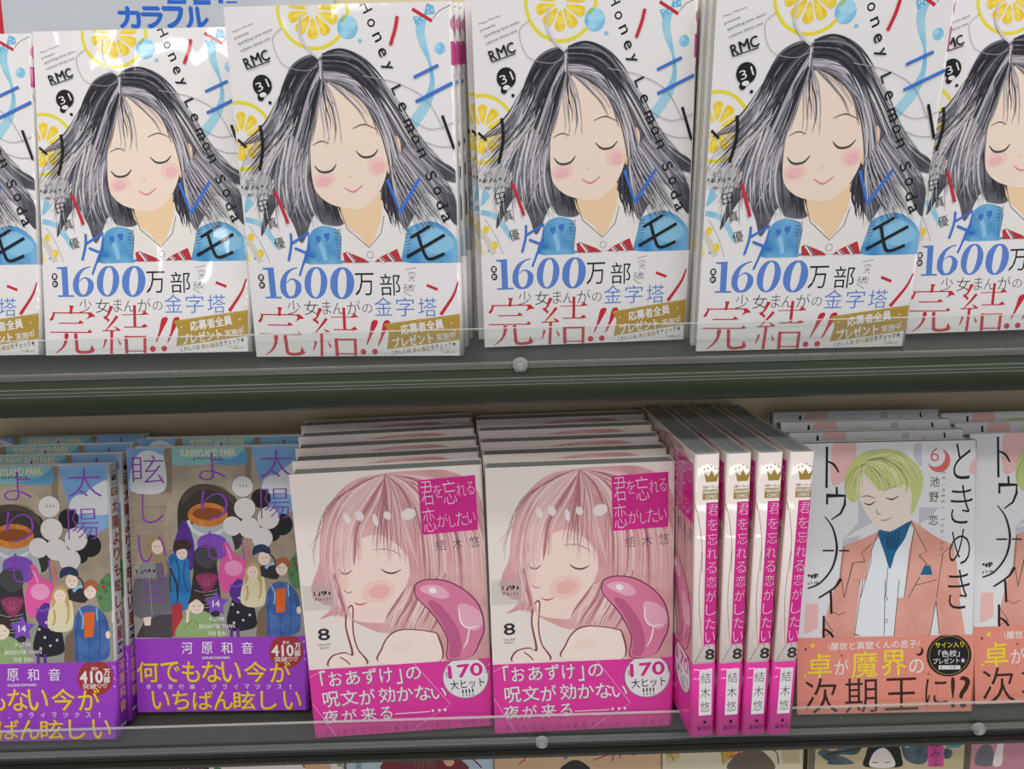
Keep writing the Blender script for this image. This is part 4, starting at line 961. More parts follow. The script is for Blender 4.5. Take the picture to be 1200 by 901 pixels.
  ['T',2,'ochre','ん',57.3,6.8,12.5,12.41,0,0.004],
  ['T',3,'gold_yellow','眩',70.8,7.1,14.3,12.41,0,0.004],
  ['T',2,'ochre','眩',71.3,6.6,14.3,12.41,0,0.004],
  ['T',3,'gold_yellow','し',86.8,6.9,10.4,12.41,0,0.004],
  ['T',2,'ochre','し',87.3,6.3,10.4,12.41,0,0.004],
  ['T',3,'gold_yellow','い',102.4,6.6,11.5,12.41,0,0.004],
  ['T',2,'ochre','い',102.9,6.1,11.5,12.41,0,0.004],
  ['T',2,'paper_white','修',7.8,17.3,3.1,3.2,0,0],
  ['T',2,'paper_white','学',15.1,17.2,3.1,3.1,0,0],
  ['T',2,'paper_white','旅',22.3,17,3.1,3.1,0,0],
  ['T',2,'paper_white','行',29.5,16.9,3.1,3.2,0,0],
  ['T',2,'paper_white','編',36.7,16.8,3.2,3.21,0,0],
  ['T',2,'paper_white','、',43.9,15.3,0.9,1,0,0],
  ['T',2,'paper_white','ク',51.1,16.6,3.1,3.2,0,0],
  ['T',2,'paper_white','ラ',58.3,16.5,3.1,3.2,0,0],
  ['T',2,'paper_white','イ',65.6,16.4,3.1,3.2,0,0],
  ['T',2,'paper_white','マ',72.8,16.3,3.1,3.2,0,0],
  ['T',2,'paper_white','ッ',80,16.2,3.2,3.2,0,0],
  ['T',2,'paper_white','ク',87.2,16.1,3.2,3.11,0,0],
  ['T',2,'paper_white','ス',94.4,15.9,3.1,3.1,0,0],
  ['T',2,'paper_white','!',101.6,15.8,0.9,3.2,0,0],
 ],
 'pink_cover': [
  ['F',2,'hair_rose',[(13.5,91),(13.1,120.3),(15.6,139.8),(23.4,157.4),(36.8,169.1),(53.8,172.6),(73.3,173.3),(91.4,172.5),(104.4,165.8),(111,154.6),(113.1,135.2),(113.5,86.4)],1],
  ['F',2,'hair_rose',[(17.3,104.4),(19.8,119.8),(114.5,112.9),(112.4,48.9),(79.8,50),(80.1,66.4),(65.1,71.6),(47.9,69.5),(30.3,78.2),(20.4,83.7),(9.9,81.8),(17.2,88.6)],1],
  ['F',3,'skin_pink',[(22.7,104),(22.7,111.8),(25.6,124.6),(46.6,134.6),(62.5,124.5),(66.4,111.2),(62.6,98.4),(55.1,85.7),(49.4,77.1),(39.9,77.2),(30.4,79.6),(26.7,86.5),(23.8,96)],1],
  ['E',4,'blush_rose_soft',46.3,97.7,10.18,7.62,12],
  ['E',4.1,'blush_rose',46.9,97.6,6.57,4.51,12],
  ['E',4,'blush_rose_soft',26.5,103.5,2.4,4.46,-10],
  ['B',5,'lash_wine',[(23.6,113.5),(25.8,111),(28.6,110.5),(31.7,112.6)],[0.36,1.08,1.08,0.36],1,0],
  ['B',5,'lash_wine',[(48.9,112.3),(52.4,109.7),(56.7,109.1),(61.2,111.1)],[0.36,1.08,1.08,0.36],1,0],
  ['B',5,'line_rose',[(23.5,124.7),(29.9,125.8),(35.1,123.9)],[0.22,0.55,0.22],1,0],
  ['B',5,'line_rose',[(45.2,124.7),(54.2,124.8),(62.2,120)],[0.24,0.6,0.24],1,0],
  ['B',5,'line_rose',[(25.9,99.6),(28.4,97.8),(30.7,98.7)],[0.48],1,0],
  ['B',5,'lip_rose',[(31.3,91.2),(34.8,89.6),(39.1,90.9)],[0.48,1.2,0.48],1,0],
  ['S',6,['hair_rose_light','hair_rose_light','hair_rose','hair_rose_deep','hair_rose_pale'],[(54.4,172),(34.1,165.1),(20.4,145.2),(15.1,120.2),(17,94.5)],[(56.3,171.1),(50.9,157.5),(40.1,138.7),(37.1,122),(37,119.2)],44,1.56],
  ['S',6,['hair_rose_light','hair_rose_light','hair_rose','hair_rose_deep','hair_rose_pale'],[(55.1,172),(52.2,157.4),(45.9,135.6),(43.7,118.9)],[(56.4,171.9),(62.7,156.9),(67.7,131.8),(72.8,109.1)],26,1.43],
  ['S',6,['hair_rose_light','hair_rose_light','hair_rose','hair_rose_deep','hair_rose_pale'],[(55.7,172),(70.5,156.6),(72.9,126),(68.6,89.2)],[(57.7,172.4),(91.4,167.8),(111.1,140.9),(112.9,87.2)],52,1.69],
  ['S',6,['hair_rose_light','hair_rose_light','hair_rose','hair_rose_deep','hair_rose_pale'],[(18,112.2),(19.3,99),(19.7,89.7),(9.9,82.2)],[(22.6,110.5),(24.6,94.6),(28.4,85.1),(31.5,78.8)],18,1.08],
  ['S',6,['hair_rose_light','hair_rose_light','hair_rose','hair_rose_deep','hair_rose_pale'],[(62.6,98.4),(56.4,87),(49.9,80.8),(47.3,70.2)],[(87.8,107.1),(84.1,83.6),(78.6,73.2),(75.8,66.7)],34,1.44],
  ['S',7,['line_wine'],[(54.4,172),(31.4,163.9),(12.3,140),(7.8,120.6),(12.8,111.8)],[(52.4,171.7),(39.3,166.2),(21.3,154.8),(15.6,139.8),(6.7,129.1)],4,0.29],
  ['S',7,['line_wine'],[(55.7,172),(53.5,156),(46.6,135.6),(42.4,120.4)],[(57.7,172.1),(86.2,165.3),(109.8,146.4),(113.3,115.6)],8,0.28],
  ['E',7,'hair_shine',31.3,146,1.85,3.6,20],
  ['E',7,'hair_shine',38.9,147.1,2.4,3.35,20],
  ['E',7,'hair_shine',55.3,146.3,2.1,2.75,20],
  ['E',7,'hair_shine',67.8,146.4,4.46,3.6,20],
  ['E',7,'hair_shine',48.1,143.9,1.55,4.15,10],
  ['F',8,'balloon_line',[(68,98),(70.7,102.4),(78,103.9),(88.7,102),(99.8,94.6),(107.8,83.8),(110.2,69.2),(106.7,58.9),(101,50),(85.6,49),(86.2,63.2),(78.4,79.7),(69.4,91.3)],1],
  ['F',8.5,'balloon_pink',[(68.8,98),(71.2,101.7),(77.9,103.1),(88.4,101.2),(99.2,94.1),(106.9,83.5),(109.4,69.3),(105.9,59.3),(100.5,50.1),(86.3,49.5),(87,63.1),(79.3,79.9),(70,91.5)],1],
  ['F',9,'balloon_light',[(71.5,97.1),(76.5,100),(84.9,98.1),(89.4,92.5),(85.7,90.1),(79.7,91.9)],1],
  ['E',9.5,'shine_white',79.3,96.1,2.41,1.85,-25],
  ['F',9,'balloon_light',[(93.8,84.2),(98.8,85.8),(107,80.5),(108.9,72.3),(104,67.3),(96.9,71.9)],1],
  ['F',9,'balloon_deep',[(75.9,88.2),(83.6,74.2),(87.7,60.4),(87.2,50.8),(93.4,50.3),(95.1,61.2),(90.9,75),(81.9,87.7)],1],
  ['B',9.5,'shine_white',[(95,82.7),(95.2,74.7),(99.2,69.7),(106.6,70.5)],[0.48,0.96,0.96,0.48],1,0],
  ['B',9.5,'shine_white',[(100.4,68.9),(98.8,60.9),(96.1,55.6)],[0.72,0.96,0.36],1,0],
  ['F',7,'line_rose',[(44.4,50),(45.4,59.5),(50.8,68.3),(57.8,71.4),(66.3,71.1),(76,69.1),(81.6,65.2),(80.9,47.8)],1],
  ['F',7.5,'skin_pale',[(45.2,49.2),(46.3,59.1),(51.4,67.5),(58.3,70.6),(66.2,70.3),(75.9,68.3),(80.6,64.7),(79.9,47.2)],1],
  ['E',8,'skin_pink',58.2,59.2,7.32,3.56,15],
  ['F',4,'line_rose',[(12.7,48.9),(14.4,56.4),(22.6,58.5),(26.8,57.5),(24.5,74.6),(26,85.2),(28.7,89.7),(30.7,87.5),(29.6,72.9),(31.3,60.5),(36.3,49.2)],1],
  ['F',4.5,'skin_pale',[(13.7,48.4),(15.2,55.6),(22.7,57.6),(28.3,56.4),(25.6,74.5),(26.9,84.5),(28.9,88.7),(29.8,86.3),(28.7,73),(30.3,60.6),(35.1,48.6)],1],
  ['B',5,'line_rose',[(19.8,55.3),(22.7,53),(25.5,49.7)],[0.84],1,0],
  ['F',9,'magenta',[(74.7,167.3),(108.6,168.6),(108.9,134),(75.2,132.7)],0],
  ['T',10,'paper_white','君',79.7,158.8,7.21,15,4,-0.018],
  ['T',10,'paper_white','を',86.2,159.9,5.2,8.2,4,-0.018],
  ['T',10,'paper_white','忘',93,158.9,7.81,15,4,-0.018],
  ['T',10,'paper_white','れ',100,159.9,5.51,8.2,4,-0.018],
  ['T',10,'paper_white','る',105.5,160.6,4.4,7.9,4,-0.018],
  ['T',10,'paper_white','恋',79.9,142.1,7.41,15.3,4,-0.018],
  ['T',10,'paper_white','が',87.8,141.3,6.31,8,4,-0.018],
  ['T',10,'paper_white','し',93.8,140.3,3.61,7,4,-0.018],
  ['T',10,'paper_white','た',99.3,141.7,6.61,8.8,4,-0.018],
  ['T',10,'paper_white','い',105.3,142.2,4.71,7.2,4,-0.018],
  ['T',9,'ink_soft','結',85.8,125.4,6.11,7,3,-0.012],
  ['T',9,'ink_soft','木',96.1,125.7,6.11,7,3,-0.012],
  ['T',9,'ink_soft','悠',106.2,126.4,6.01,7,3,-0.012],
  ['T',9,'charcoal','8',11.2,71.3,6.82,7.63,2,0.02],
  ['T',9,'ink_soft','VOLUME',10.8,64.3,7.62,1.2,2,0],
  ['T',9,'ink_soft','EIGHT',11,62.2,5.61,1.2,2,0],
  ['F',7.5,'film_grey',[(1.1,104.3),(19.7,104),(19.5,87.7),(0.8,87.8)],0],
  ['B',9.5,'ink',[(7.7,99.1),(7.9,100.2),(8.1,97.3)],[0.6],0,0],
  ['B',9.5,'ink',[(7.9,98.6),(8.1,99.9)],[0.6],0,0],
  ['B',9.5,'ink',[(9.9,97.3),(11,97.6),(11.1,99.7)],[0.6],0,0],
  ['B',9.5,'ink',[(10,97.5),(11.2,97.5),(10.2,97.6)],[0.6],0,0],
  ['B',9.5,'ink',[(12.7,99.8),(12.7,100.1),(13.2,97.4)],[0.6],0,0],
  ['B',9.5,'ink',[(11.8,99.5),(13,99.3),(13.1,99.7)],[0.6],0,0],
  ['B',9.5,'ink',[(14.7,99.8),(14.3,97.6),(14.1,100.3)],[0.6],0,0],
  ['B',9.5,'ink',[(14.7,98.2),(15.2,99.9),(15.1,100.1)],[0.6],0,0],
  ['B',9.5,'ink',[(16.5,99.2),(17.3,99.2),(16.8,97.3)],[0.6],0,0],
  ['B',9.5,'ink',[(17.4,97.9),(16.4,98.4)],[0.6],0,0],
  ['B',9.5,'ink_soft',[(9.3,95.6),(8.9,95.8),(7.9,93.7)],[0.26],0,0],
  ['B',9.5,'ink_soft',[(8.4,95.9),(8.4,95.1)],[0.26],0,0],
  ['B',9.5,'ink_soft',[(11.4,94.9),(10.6,94.1)],[0.26],0,0],
  ['B',9.5,'ink_soft',[(10.7,94.8),(11.3,94.2),(11,95.7)],[0.26],0,0],
  ['B',9.5,'ink_soft',[(10.4,94),(10.1,95.9)],[0.24],0,0],
  ['B',9.5,'ink_soft',[(12.8,94.4),(13.6,94.5)],[0.26],0,0],
  ['B',9.5,'ink_soft',[(13,94.6),(12,94.3)],[0.26],0,0],
  ['B',9.5,'ink_soft',[(15.4,93.7),(14.7,95),(15.8,95.5)],[0.26],0,0],
  ['B',9.5,'ink_soft',[(15.2,95.1),(14.8,94.3)],[0.26],0,0],
  ['B',9.5,'ink_soft',[(17,95),(16.9,94.3)],[0.26],0,0],
  ['B',9.5,'ink_soft',[(16.9,93.7),(17,95.3)],[0.26],0,0],
 ],
 'pink_band': [
  ['B',1,'pink_line',[(0.3,43),(11.9,49)],[0.36],0,0],
  ['B',1,'pink_line',[(63.9,49.1),(86.1,17.4),(72.4,8.5)],[0.36],0,0],
  ['B',1,'pink_line',[(-1.1,27),(13.9,-1.5)],[0.36],0,0],
  ['B',1,'pink_line',[(71.1,7.9),(54,-4.4)],[0.36],0,0],
  ['T',3,'paper_white','「',8.3,41.7,3.51,9.94,3.5,0.004],
  ['T',2,'grey_shadow','「',8.8,41.1,3.41,9.94,3.5,0.004],
  ['T',3,'paper_white','お',15.7,40.7,8.12,9.73,3.5,0.004],
  ['T',2,'grey_shadow','お',16.1,40.1,8.12,9.63,3.5,0.004],
  ['T',3,'paper_white','あ',26.4,40.8,8.63,9.63,3.5,0.004],
  ['T',2,'grey_shadow','あ',26.9,40.2,8.63,9.73,3.5,0.004],
  ['T',3,'paper_white','ず',37,41.1,8.63,10.53,3.5,0.004],
  ['T',2,'grey_shadow','ず',37.4,40.5,8.63,10.53,3.5,0.004],
  ['T',3,'paper_white','け',47.1,40.9,7.82,10.02,3.5,0.004],
  ['T',2,'grey_shadow','け',47.5,40.3,7.92,10.02,3.5,0.004],
  ['T',3,'paper_white','」',55,39.5,3.51,10.32,3.5,0.004],
  ['T',2,'grey_shadow','」',55.5,38.9,3.41,10.32,3.5,0.004],
  ['T',3,'paper_white','の',64.1,41.1,9.13,8.61,3.5,0.004],
  ['T',2,'grey_shadow','の',64.5,40.5,9.13,8.62,3.5,0.004],
  ['T',3,'paper_white','呪',11.9,26.6,9.93,10.64,3.5,0.004],
  ['T',2,'grey_shadow','呪',12.3,26,9.93,10.64,3.5,0.004],
  ['T',3,'paper_white','文',23.2,27,10.43,10.33,3.5,0.004],
  ['T',2,'grey_shadow','文',23.7,26.4,10.43,10.34,3.5,0.004],
  ['T',3,'paper_white','が',34.4,26.8,9.83,10.63,3.5,0.004],
  ['T',2,'grey_shadow','が',34.9,26.2,9.93,10.63,3.5,0.004],
  ['T',3,'paper_white','効',46.6,27.2,10.12,10.62,3.5,0.004],
  ['T',2,'grey_shadow','効',47.1,26.6,10.22,10.73,3.5,0.004],
  ['T',3,'paper_white','か',57.9,27.1,9.93,9.82,3.5,0.004],
  ['T',2,'grey_shadow','か',58.4,26.5,10.03,9.82,3.5,0.004],
  ['T',3,'paper_white','な',69.1,26.9,9.93,10.42,3.5,0.004],
  ['T',2,'grey_shadow','な',69.6,26.3,10.03,10.42,3.5,0.004],
  ['T',3,'paper_white','い',79.1,25.8,9.23,7.52,3.5,0.004],
  ['T',2,'grey_shadow','い',79.5,25.3,9.23,7.51,3.5,0.004],
  ['T',3,'paper_white','夜',10.7,14.5,9.73,9.43,3.5,0.004],
  ['T',2,'grey_shadow','夜',11.2,13.9,9.73,9.43,3.5,0.004],
  ['T',3,'paper_white','が',22.3,14.4,9.23,8.73,3.5,0.004],
  ['T',2,'grey_shadow','が',22.8,13.8,9.23,8.83,3.5,0.004],
  ['T',3,'paper_white','来',34.2,14.4,9.73,9.33,3.5,0.004],
  ['T',2,'grey_shadow','来',34.7,13.8,9.73,9.33,3.5,0.004],
  ['T',3,'paper_white','る',45.2,14.4,7.52,8.72,3.5,0.004],
  ['T',2,'grey_shadow','る',45.7,13.7,7.52,8.72,3.5,0.004],
  ['B',3,'paper_white',[(50.8,13.3),(72.7,13.3)],[0.6],0,0],
  ['E',3,'paper_white',74.7,13.7,0.85,0.95,0],
  ['E',3,'paper_white',78.8,13.7,0.85,1,0],
  ['E',3,'paper_white',82.5,13.7,0.91,1,0],
  ['E',3,'ink_grey',96.6,35.7,14.54,15.02,0],
  ['E',3.5,'paper_white',96.6,35.7,14.04,14.41,0],
  ['T',4,'magenta','170',96.6,40.4,21.26,8.61,3,0.035],
  ['T',4,'ink','大ヒット',97.4,31.2,21.47,6.51,3,0.01],
  ['T',4,'ink','!!!!',97.5,25,7.22,4.8,3,0.01],
  ['T',4,'ink','累計',85.1,38.5,1.8,4.4,3,0],
  ['T',4,'ink','万部',109.7,39.7,1.81,4.4,3,0],
  ['T',3,'wine_dark','志',8,3.6,3.21,3.71,3.5,-0.01],
  ['T',3,'wine_dark','乃',13.4,3.5,3.21,3.71,3.5,-0.01],
  ['T',3,'wine_dark','を',18.8,3.5,3.21,3.71,3.5,-0.01],
  ['T',3,'wine_dark','巡',24.2,3.5,3.21,3.71,3.5,-0.01],
  ['T',3,'wine_dark','っ',29.6,3.4,3.21,3.71,3.5,-0.01],
  ['T',3,'wine_dark','て',35,3.4,3.21,3.71,3.5,-0.01],
  ['T',3,'wine_dark','日',40.4,3.3,3.31,3.71,3.5,-0.01],
  ['T',3,'wine_dark','向',45.8,3.3,3.31,3.71,3.5,-0.01],
  ['T',3,'wine_dark','×',51.2,3.3,3.31,3.71,3.5,-0.01],
  ['T',3,'wine_dark','瀬',56.6,3.2,3.31,3.71,3.5,-0.01],
  ['T',3,'wine_dark','名',62.1,3.2,3.31,3.71,3.5,-0.01],
  ['T',3,'wine_dark','の',67.5,3.1,3.31,3.71,3.5,-0.01],
  ['T',3,'wine_dark','バ',72.9,3.1,3.21,3.71,3.5,-0.01],
  ['T',3,'wine_dark','ト',78.3,3.1,3.21,3.71,3.5,-0.01],
  ['T',3,'wine_dark','ル',83.7,3,3.21,3.71,3.5,-0.01],
  ['T',3,'wine_dark','、',89.1,3,0.81,1.1,3.5,-0.01],
  ['T',3,'wine_dark','加',94.5,2.9,3.31,3.7,3.5,-0.01],
  ['T',3,'wine_dark','熱',100,2.9,3.31,3.7,3.5,-0.01],
  ['T',3,'wine_dark','!',105.4,2.8,0.81,3.71,3.5,-0.01],
  ['T',3,'wine_dark','!',110.8,2.8,0.8,3.81,3.5,-0.01],
 ],
 'salmon_cover': [
  ['F',1,'pattern_pink',[(22.7,175.9),(35.7,176.2),(35.8,162.2),(31.1,152.6),(21.5,149.4)],1],
  ['F',1,'pattern_grey',[(72.6,173.5),(77.4,174),(78.2,159.4),(76.2,159.5),(72.7,165.2)],0],
  ['F',1,'pattern_grey',[(76.5,133.1),(88.7,132.7),(83.4,125.9),(78,123.3),(76.7,117.7)],0],
  ['F',1,'pattern_grey',[(38.1,142.6),(47.9,124.1),(36.9,118.8),(28.6,113.4),(38.2,124.4)],0],
  ['F',1,'pattern_pink',[(107.3,155.7),(113.8,167.9),(116.1,154)],1],
  ['F',1,'pattern_grey',[(28.6,113.4),(39.7,115.9),(36.9,110.3),(28.7,107.7)],0],
  ['F',1,'pattern_pink',[(5.3,72.4),(13.2,72.3),(13.3,56.5),(6.1,53.1),(4.1,53.1)],0],
  ['F',2,'jacket',[(24.7,75.9),(28.6,109.1),(42.4,114.4),(51.4,118.4),(71.1,125.6),(86.3,114.7),(98.6,108.1),(104.5,74.3)],0],
  ['F',2,'jacket',[(14.4,38.9),(21.2,54.2),(17.3,61.3),(22.4,79.3),(25.1,87.6),(100.5,86),(107,50.1),(90.3,50.1),(88,72.5),(84.3,50.1),(62.1,50.5),(63,86.8),(36,87.4),(36.3,50.9),(39.1,38.5)],0],
  ['F',2,'jacket',[(17.3,61.3),(22.5,66.8),(38.7,87.3),(36.3,50.9),(21.3,41.6),(15.8,51.5)],1],
  ['F',3,'shirt_cool',[(46.7,104.5),(48,110.1),(52.1,115.6),(59,112.6),(69.8,123.5),(73.3,119.2),(70,103.9),(67.6,75.1),(40.7,75.6)],0],
  ['F',3,'shirt_cool',[(40.1,87.3),(64.6,86.8),(61.3,50.2),(41.7,50.5),(36.3,52.6)],0],
  ['B',4,'line_dark',[(46.6,110.1),(40.5,104.6),(42.6,98.9),(35.1,98.4),(29.6,75.8)],[0.42],0,0],
  ['B',4,'line_dark',[(50.7,117),(46.7,105.9),(46.4,98.8),(40,75.6)],[0.39],0,0],
  ['B',4,'line_dark',[(71.2,124.9),(81.6,105),(76.9,102.3),(81.7,96.6),(70.4,75)],[0.42],0,0],
  ['B',4,'line_dark',[(67.6,75.1),(70.8,98.3),(73.3,119.2)],[0.42],0,0],
  ['B',4,'line_dark',[(57.1,95.1),(55.9,75.3)],[0.42],0,0],
  ['B',4,'line_dark',[(98.6,108.8),(91.9,103.4),(88.2,74.7)],[0.39],0,0],
  ['B',4,'line_dark',[(29.3,109.1),(27.4,90.8),(29.6,75.8)],[0.42],0,0],
  ['B',4,'line_dark',[(55.6,87),(55.3,50.6)],[0.42],0,0],
  ['B',4,'line_dark',[(41.4,87.3),(36.3,50.9)],[0.42],0,0],
  ['B',4,'line_dark',[(75.2,83.1),(88.5,86.3)],[0.42],0,0],
  ['B',4,'line_dark',[(64.4,86.8),(61.5,50.2)],[0.42],0,0],
  ['B',4,'line_dark',[(88,72.5),(90.3,51)],[0.42],0,0],
  ['B',4,'line_dark',[(88,72.5),(84.3,50.1)],[0.42],0,0],
  ['B',4,'line_dark',[(17.3,62),(22.6,54.2),(15.8,50.1)],[0.42],0,0],
  ['B',4,'line_dark',[(22.5,66.8),(26.6,64.6),(30.7,66.6)],[0.42],0,0],
  ['E',5,'line_dark',56.1,74.8,1.25,1.25,0],
  ['E',5.5,'shirt_cool',56.1,74.8,0.8,0.85,0],
  ['E',5,'line_dark',56.3,60.3,1.2,1.25,0],
  ['E',5.5,'shirt_cool',56.3,60.3,0.8,0.85,0],
  ['F',4,'jacket',[(76.8,88.3),(77.7,91.8),(86.6,90.2),(86.9,86.7)],0],
  ['F',5,'cravat',[(77.7,89.7),(80,95.2),(83.8,95.8),(85.5,89.5)],0],
  ['F',4,'skin_cool',[(50.6,124),(58.7,135),(69.7,134.7),(71.2,124.2),(59,111.2),(53.4,117)],1],
  ['F',5,'cravat',[(50.7,117),(53.4,119.5),(58.9,118.2),(71.2,124.5),(69.9,119.3),(67.2,112.4),(61.8,104.1),(58.5,94),(54.9,104.3)],1],
  ['B',6,'cravat_dark',[(54.1,116.2),(56.9,112.6),(56.3,107)],[0.7],1,0],
  ['B',6,'cravat_dark',[(56.6,116.7),(58.6,112.6),(57.7,107)],[0.65],1,0],
  ['B',6,'cravat_dark',[(59.1,117.2),(60.2,112.6),(59,107)],[0.7],1,0],
  ['B',6,'cravat_dark',[(61.5,117.7),(61.9,112.5),(60.4,106.9)],[0.65],1,0],
  ['B',6,'cravat_dark',[(64,118.2),(63.5,112.5),(61.8,106.9)],[0.7],1,0],
  ['F',5,'skin_cool',[(38.8,141.2),(40.7,153.7),(58.5,155.9),(69.5,148.6),(72.3,141.6),(70.4,134.7),(64.3,125.1),(58.9,119.3),(53.4,118.9),(46.5,124.9),(40.9,134.1)],1],
  ['E',5,'skin_cool',69.9,138.9,2.2,3.9,20],
  ['B',6,'line_dark',[(41.7,136.6),(45.3,135.4),(48.8,137.5)],[0.42,1.12,0.42],1,0],
  ['B',6,'line_dark',[(55.3,139.7),(59.4,138.5),(63.5,140.6)],[0.42,1.12,0.42],1,0],
  ['B',6,'brow_olive',[(39.5,140.5),(43.6,141.1),(49.1,139.5)],[0.28,0.7,0.28],1,0],
  ['B',6,'brow_olive',[(53.9,143.8),(58.6,146.2),(64.8,147.1)],[0.28,0.7,0.28],1,0],
  ['B',6,'line_dark',[(49.4,132.5),(50.3,129.7),(52.2,129.3)],[0.42],1,0],
  ['B',6,'lip_soft',[(51.7,125.4),(55.4,125.3),(59.1,127.2)],[0.42,0.84,0.42],1,0],
  ['F',6.5,'hair_lime',[(30.1,142.9),(29.7,154.1),(34.5,163.7),(42,169),(54.3,170.5),(65.2,168.5),(74.1,161),(78.7,152.5),(77.7,142.8),(73.8,131.8),(71.1,129.1),(71.6,143),(65.4,148),(53.2,144.3),(49,146.5),(40.7,156.5),(38,149.6),(37.4,139.8),(34.7,137.1)],1],
  ['S',7.5,['hair_lime_deep','hair_lime_pale','hair_lime_pale','hair_lime'],[(42,160.6),(33.8,158.1),(30.4,149.9),(31.2,140)],[(42,159.9),(40.7,156.5),(38.7,146.8),(37.8,137)],14,0.98],
  ['S',7.5,['hair_lime_deep','hair_lime_pale','hair_lime_pale','hair_lime'],[(42.7,161.3),(47.6,156.3),(51.7,149.2),(53.2,144.9)],[(43.4,164.8),(61.1,168.3),(76.2,156.7),(76.4,140.1)],34,0.91],
  ['S',8,['line_olive'],[(42,160.6),(33.8,158.1),(29.8,147.1)],[(43.4,164.8),(63.9,166.8),(78.4,146.9)],14,0.22],
  ['B',9,'ink',[(18.3,172.9),(18.1,146.7)],[1.56],0,0],
  ['B',9,'ink',[(18.9,163.5),(22.8,161.3),(25.8,156.3)],[1.04,1.56,1.04],1,0],
  ['B',9,'ink',[(24.5,147.2),(24.7,141.6)],[1.4],0,0],
  ['B',9,'ink',[(18.5,136.2),(18.5,141.8),(29.8,141.5),(29.6,135.9),(27.1,130.3),(21.3,126.3)],[1.4,1.4,1.4,1.54,1.26,0.7],0,0],
  ['B',9,'ink',[(15.9,106.6),(23.1,106.5)],[1.12],0,0],
  ['B',9,'ink',[(26.2,106.4),(32.6,106.2)],[1.04],0,0],
  ['B',9,'ink',[(17.1,128.5),(22.3,120.6),(24.8,107.8),(21.8,95.2),(14.2,85.7),(6.5,82.4)],[0.56,1.12,1.54,1.26,1.12,0.98],1,0],
  ['B',9,'ink',[(27.4,88.2),(23.3,82.4),(13.5,76.1)],[1.96,1.26,1.12],1,0],
  ['B',9,'ink',[(21.1,80.1),(21.6,65.7)],[1.43],0,0],
  ['B',9,'ink',[(16.8,64.4),(16.6,39.6)],[1.56],0,0],
  ['B',9,'ink',[(17.4,55.7),(21.2,52.8),(24.3,47.4)],[1.12,1.68,1.12],1,0],
  ['T',9,'ink','と',103.2,161.8,10.5,22.7,-4,-0.008],
  ['T',9,'ink','き',103.1,134.4,13.71,24.7,-2,-0.012],
  ['T',9,'ink','め',102.4,107.3,13.31,23,0,-0.012],
  ['T',9,'ink','き',102.3,79.8,13.8,25.5,0,-0.012],
  ['E',9,'coral',88.6,162.5,7,7.45,0],
  ['E',9.5,'paper_cool',86.3,165,5.96,6.35,0],
  ['T',10,'coral','6',85.8,166.5,5.5,8.6,-2,-0.005],
  ['T',9,'ink','池',86.1,149.2,6,6.4,0,0],
  ['T',9,'ink','野',85.7,139.4,6,6.4,0,0],
  ['T',9,'ink','恋',85.5,124.8,5.9,6.5,0,0],
  ['T',9,'ink_soft','T',91.8,158.7,1.5,2.2,-90,0],
  ['T',9,'ink_soft','O',91.7,155,1.5,2.2,-90,0],
  ['T',9,'ink_soft','K',91.7,151.2,1.5,2.2,-90,0],
  ['T',9,'ink_soft','I',91.6,147.5,0.2,2.2,-90,0],
  ['T',9,'ink_soft','M',91.5,143.8,1.5,2.3,-90,0],
  ['T',9,'ink_soft','E',91.5,140,1.5,2.2,-90,0],
  ['T',9,'ink_soft','K',91.4,136.3,1.5,2.2,-90,0],
  ['T',9,'ink_soft','I',91.4,132.5,0.3,2.2,-90,0],
  ['T',9,'ink_soft','T',91.3,125,1.5,2.2,-90,0],
  ['T',9,'ink_soft','O',91.2,121.2,1.4,2.3,-90,0],
  ['T',9,'ink_soft','N',91.1,117.5,1.5,2.2,-90,0],
  ['T',9,'ink_soft','I',91.1,113.7,0.2,2.2,-90,0],
  ['T',9,'ink_soft','G',91,110,1.5,2.3,-90,0],
  ['T',9,'ink_soft','H',91,106.2,1.5,2.2,-90,0],
  ['T',9,'ink_soft','T',90.9,102.4,1.5,2.2,-90,0],
  ['B',9,'ink',[(7,91.5),(7.6,90.9),(7.3,90)],[0.7],0,0],
  ['B',9,'ink',[(7.4,90),(6.7,90.8),(7.6,90.5)],[0.7],0,0],
  ['B',9,'ink',[(8.6,91.2),(8.5,90.3),(9.7,90)],[0.7],0,0],
  ['B',9,'ink',[(9.5,89),(9.7,91.3),(8.7,89.3)],[0.7],0,0],
  ['B',9,'ink',[(9.5,88.9),(8.9,90.9)],[0.7],0,0],
  ['B',9,'ink',[(11.1,92),(10.7,88.9)],[0.7],0,0],
  ['B',9,'ink',[(10.3,91.2),(11.2,89.1),(11.5,92)],[0.7],0,0],
  ['B',9,'ink',[(13.1,91.3),(11.9,91.7)],[0.7],0,0],
  ['B',9,'ink',[(12.6,90),(12.6,91.3)],[0.7],0,0],
  ['B',9,'ink',[(12.4,89.8),(12,90)],[0.7],0,0],
  ['B',9,'ink_soft',[(7.3,85),(6.9,85.1),(7.3,85.6)],[0.42],0,0],
  ['B',9,'ink_soft',[(6.8,86.3),(6.8,85.1)],[0.42],0,0],
  ['B',9,'ink_soft',[(9.2,86),(9.1,85.2)],[0.42],0,0],
  ['B',9,'ink_soft',[(9.3,85),(8.5,86.9)],[0.42],0,0],
  ['B',9,'ink_soft',[(9.3,85.1),(8.9,85.6)],[0.42],0,0],
  ['B',9,'ink_soft',[(11.1,85.7),(11.1,85.8)],[0.42],0,0],
  ['B',9,'ink_soft',[(10.7,85.6),(11.5,86.7),(10.5,85.2)],[0.42],0,0],
  ['B',9,'ink_soft',[(12,85.6),(12.1,86.6),(12.3,86.7)],[0.42],0,0],
  ['B',9,'ink_soft',[(13.1,86.8),(12.2,84.8)],[0.42],0,0],
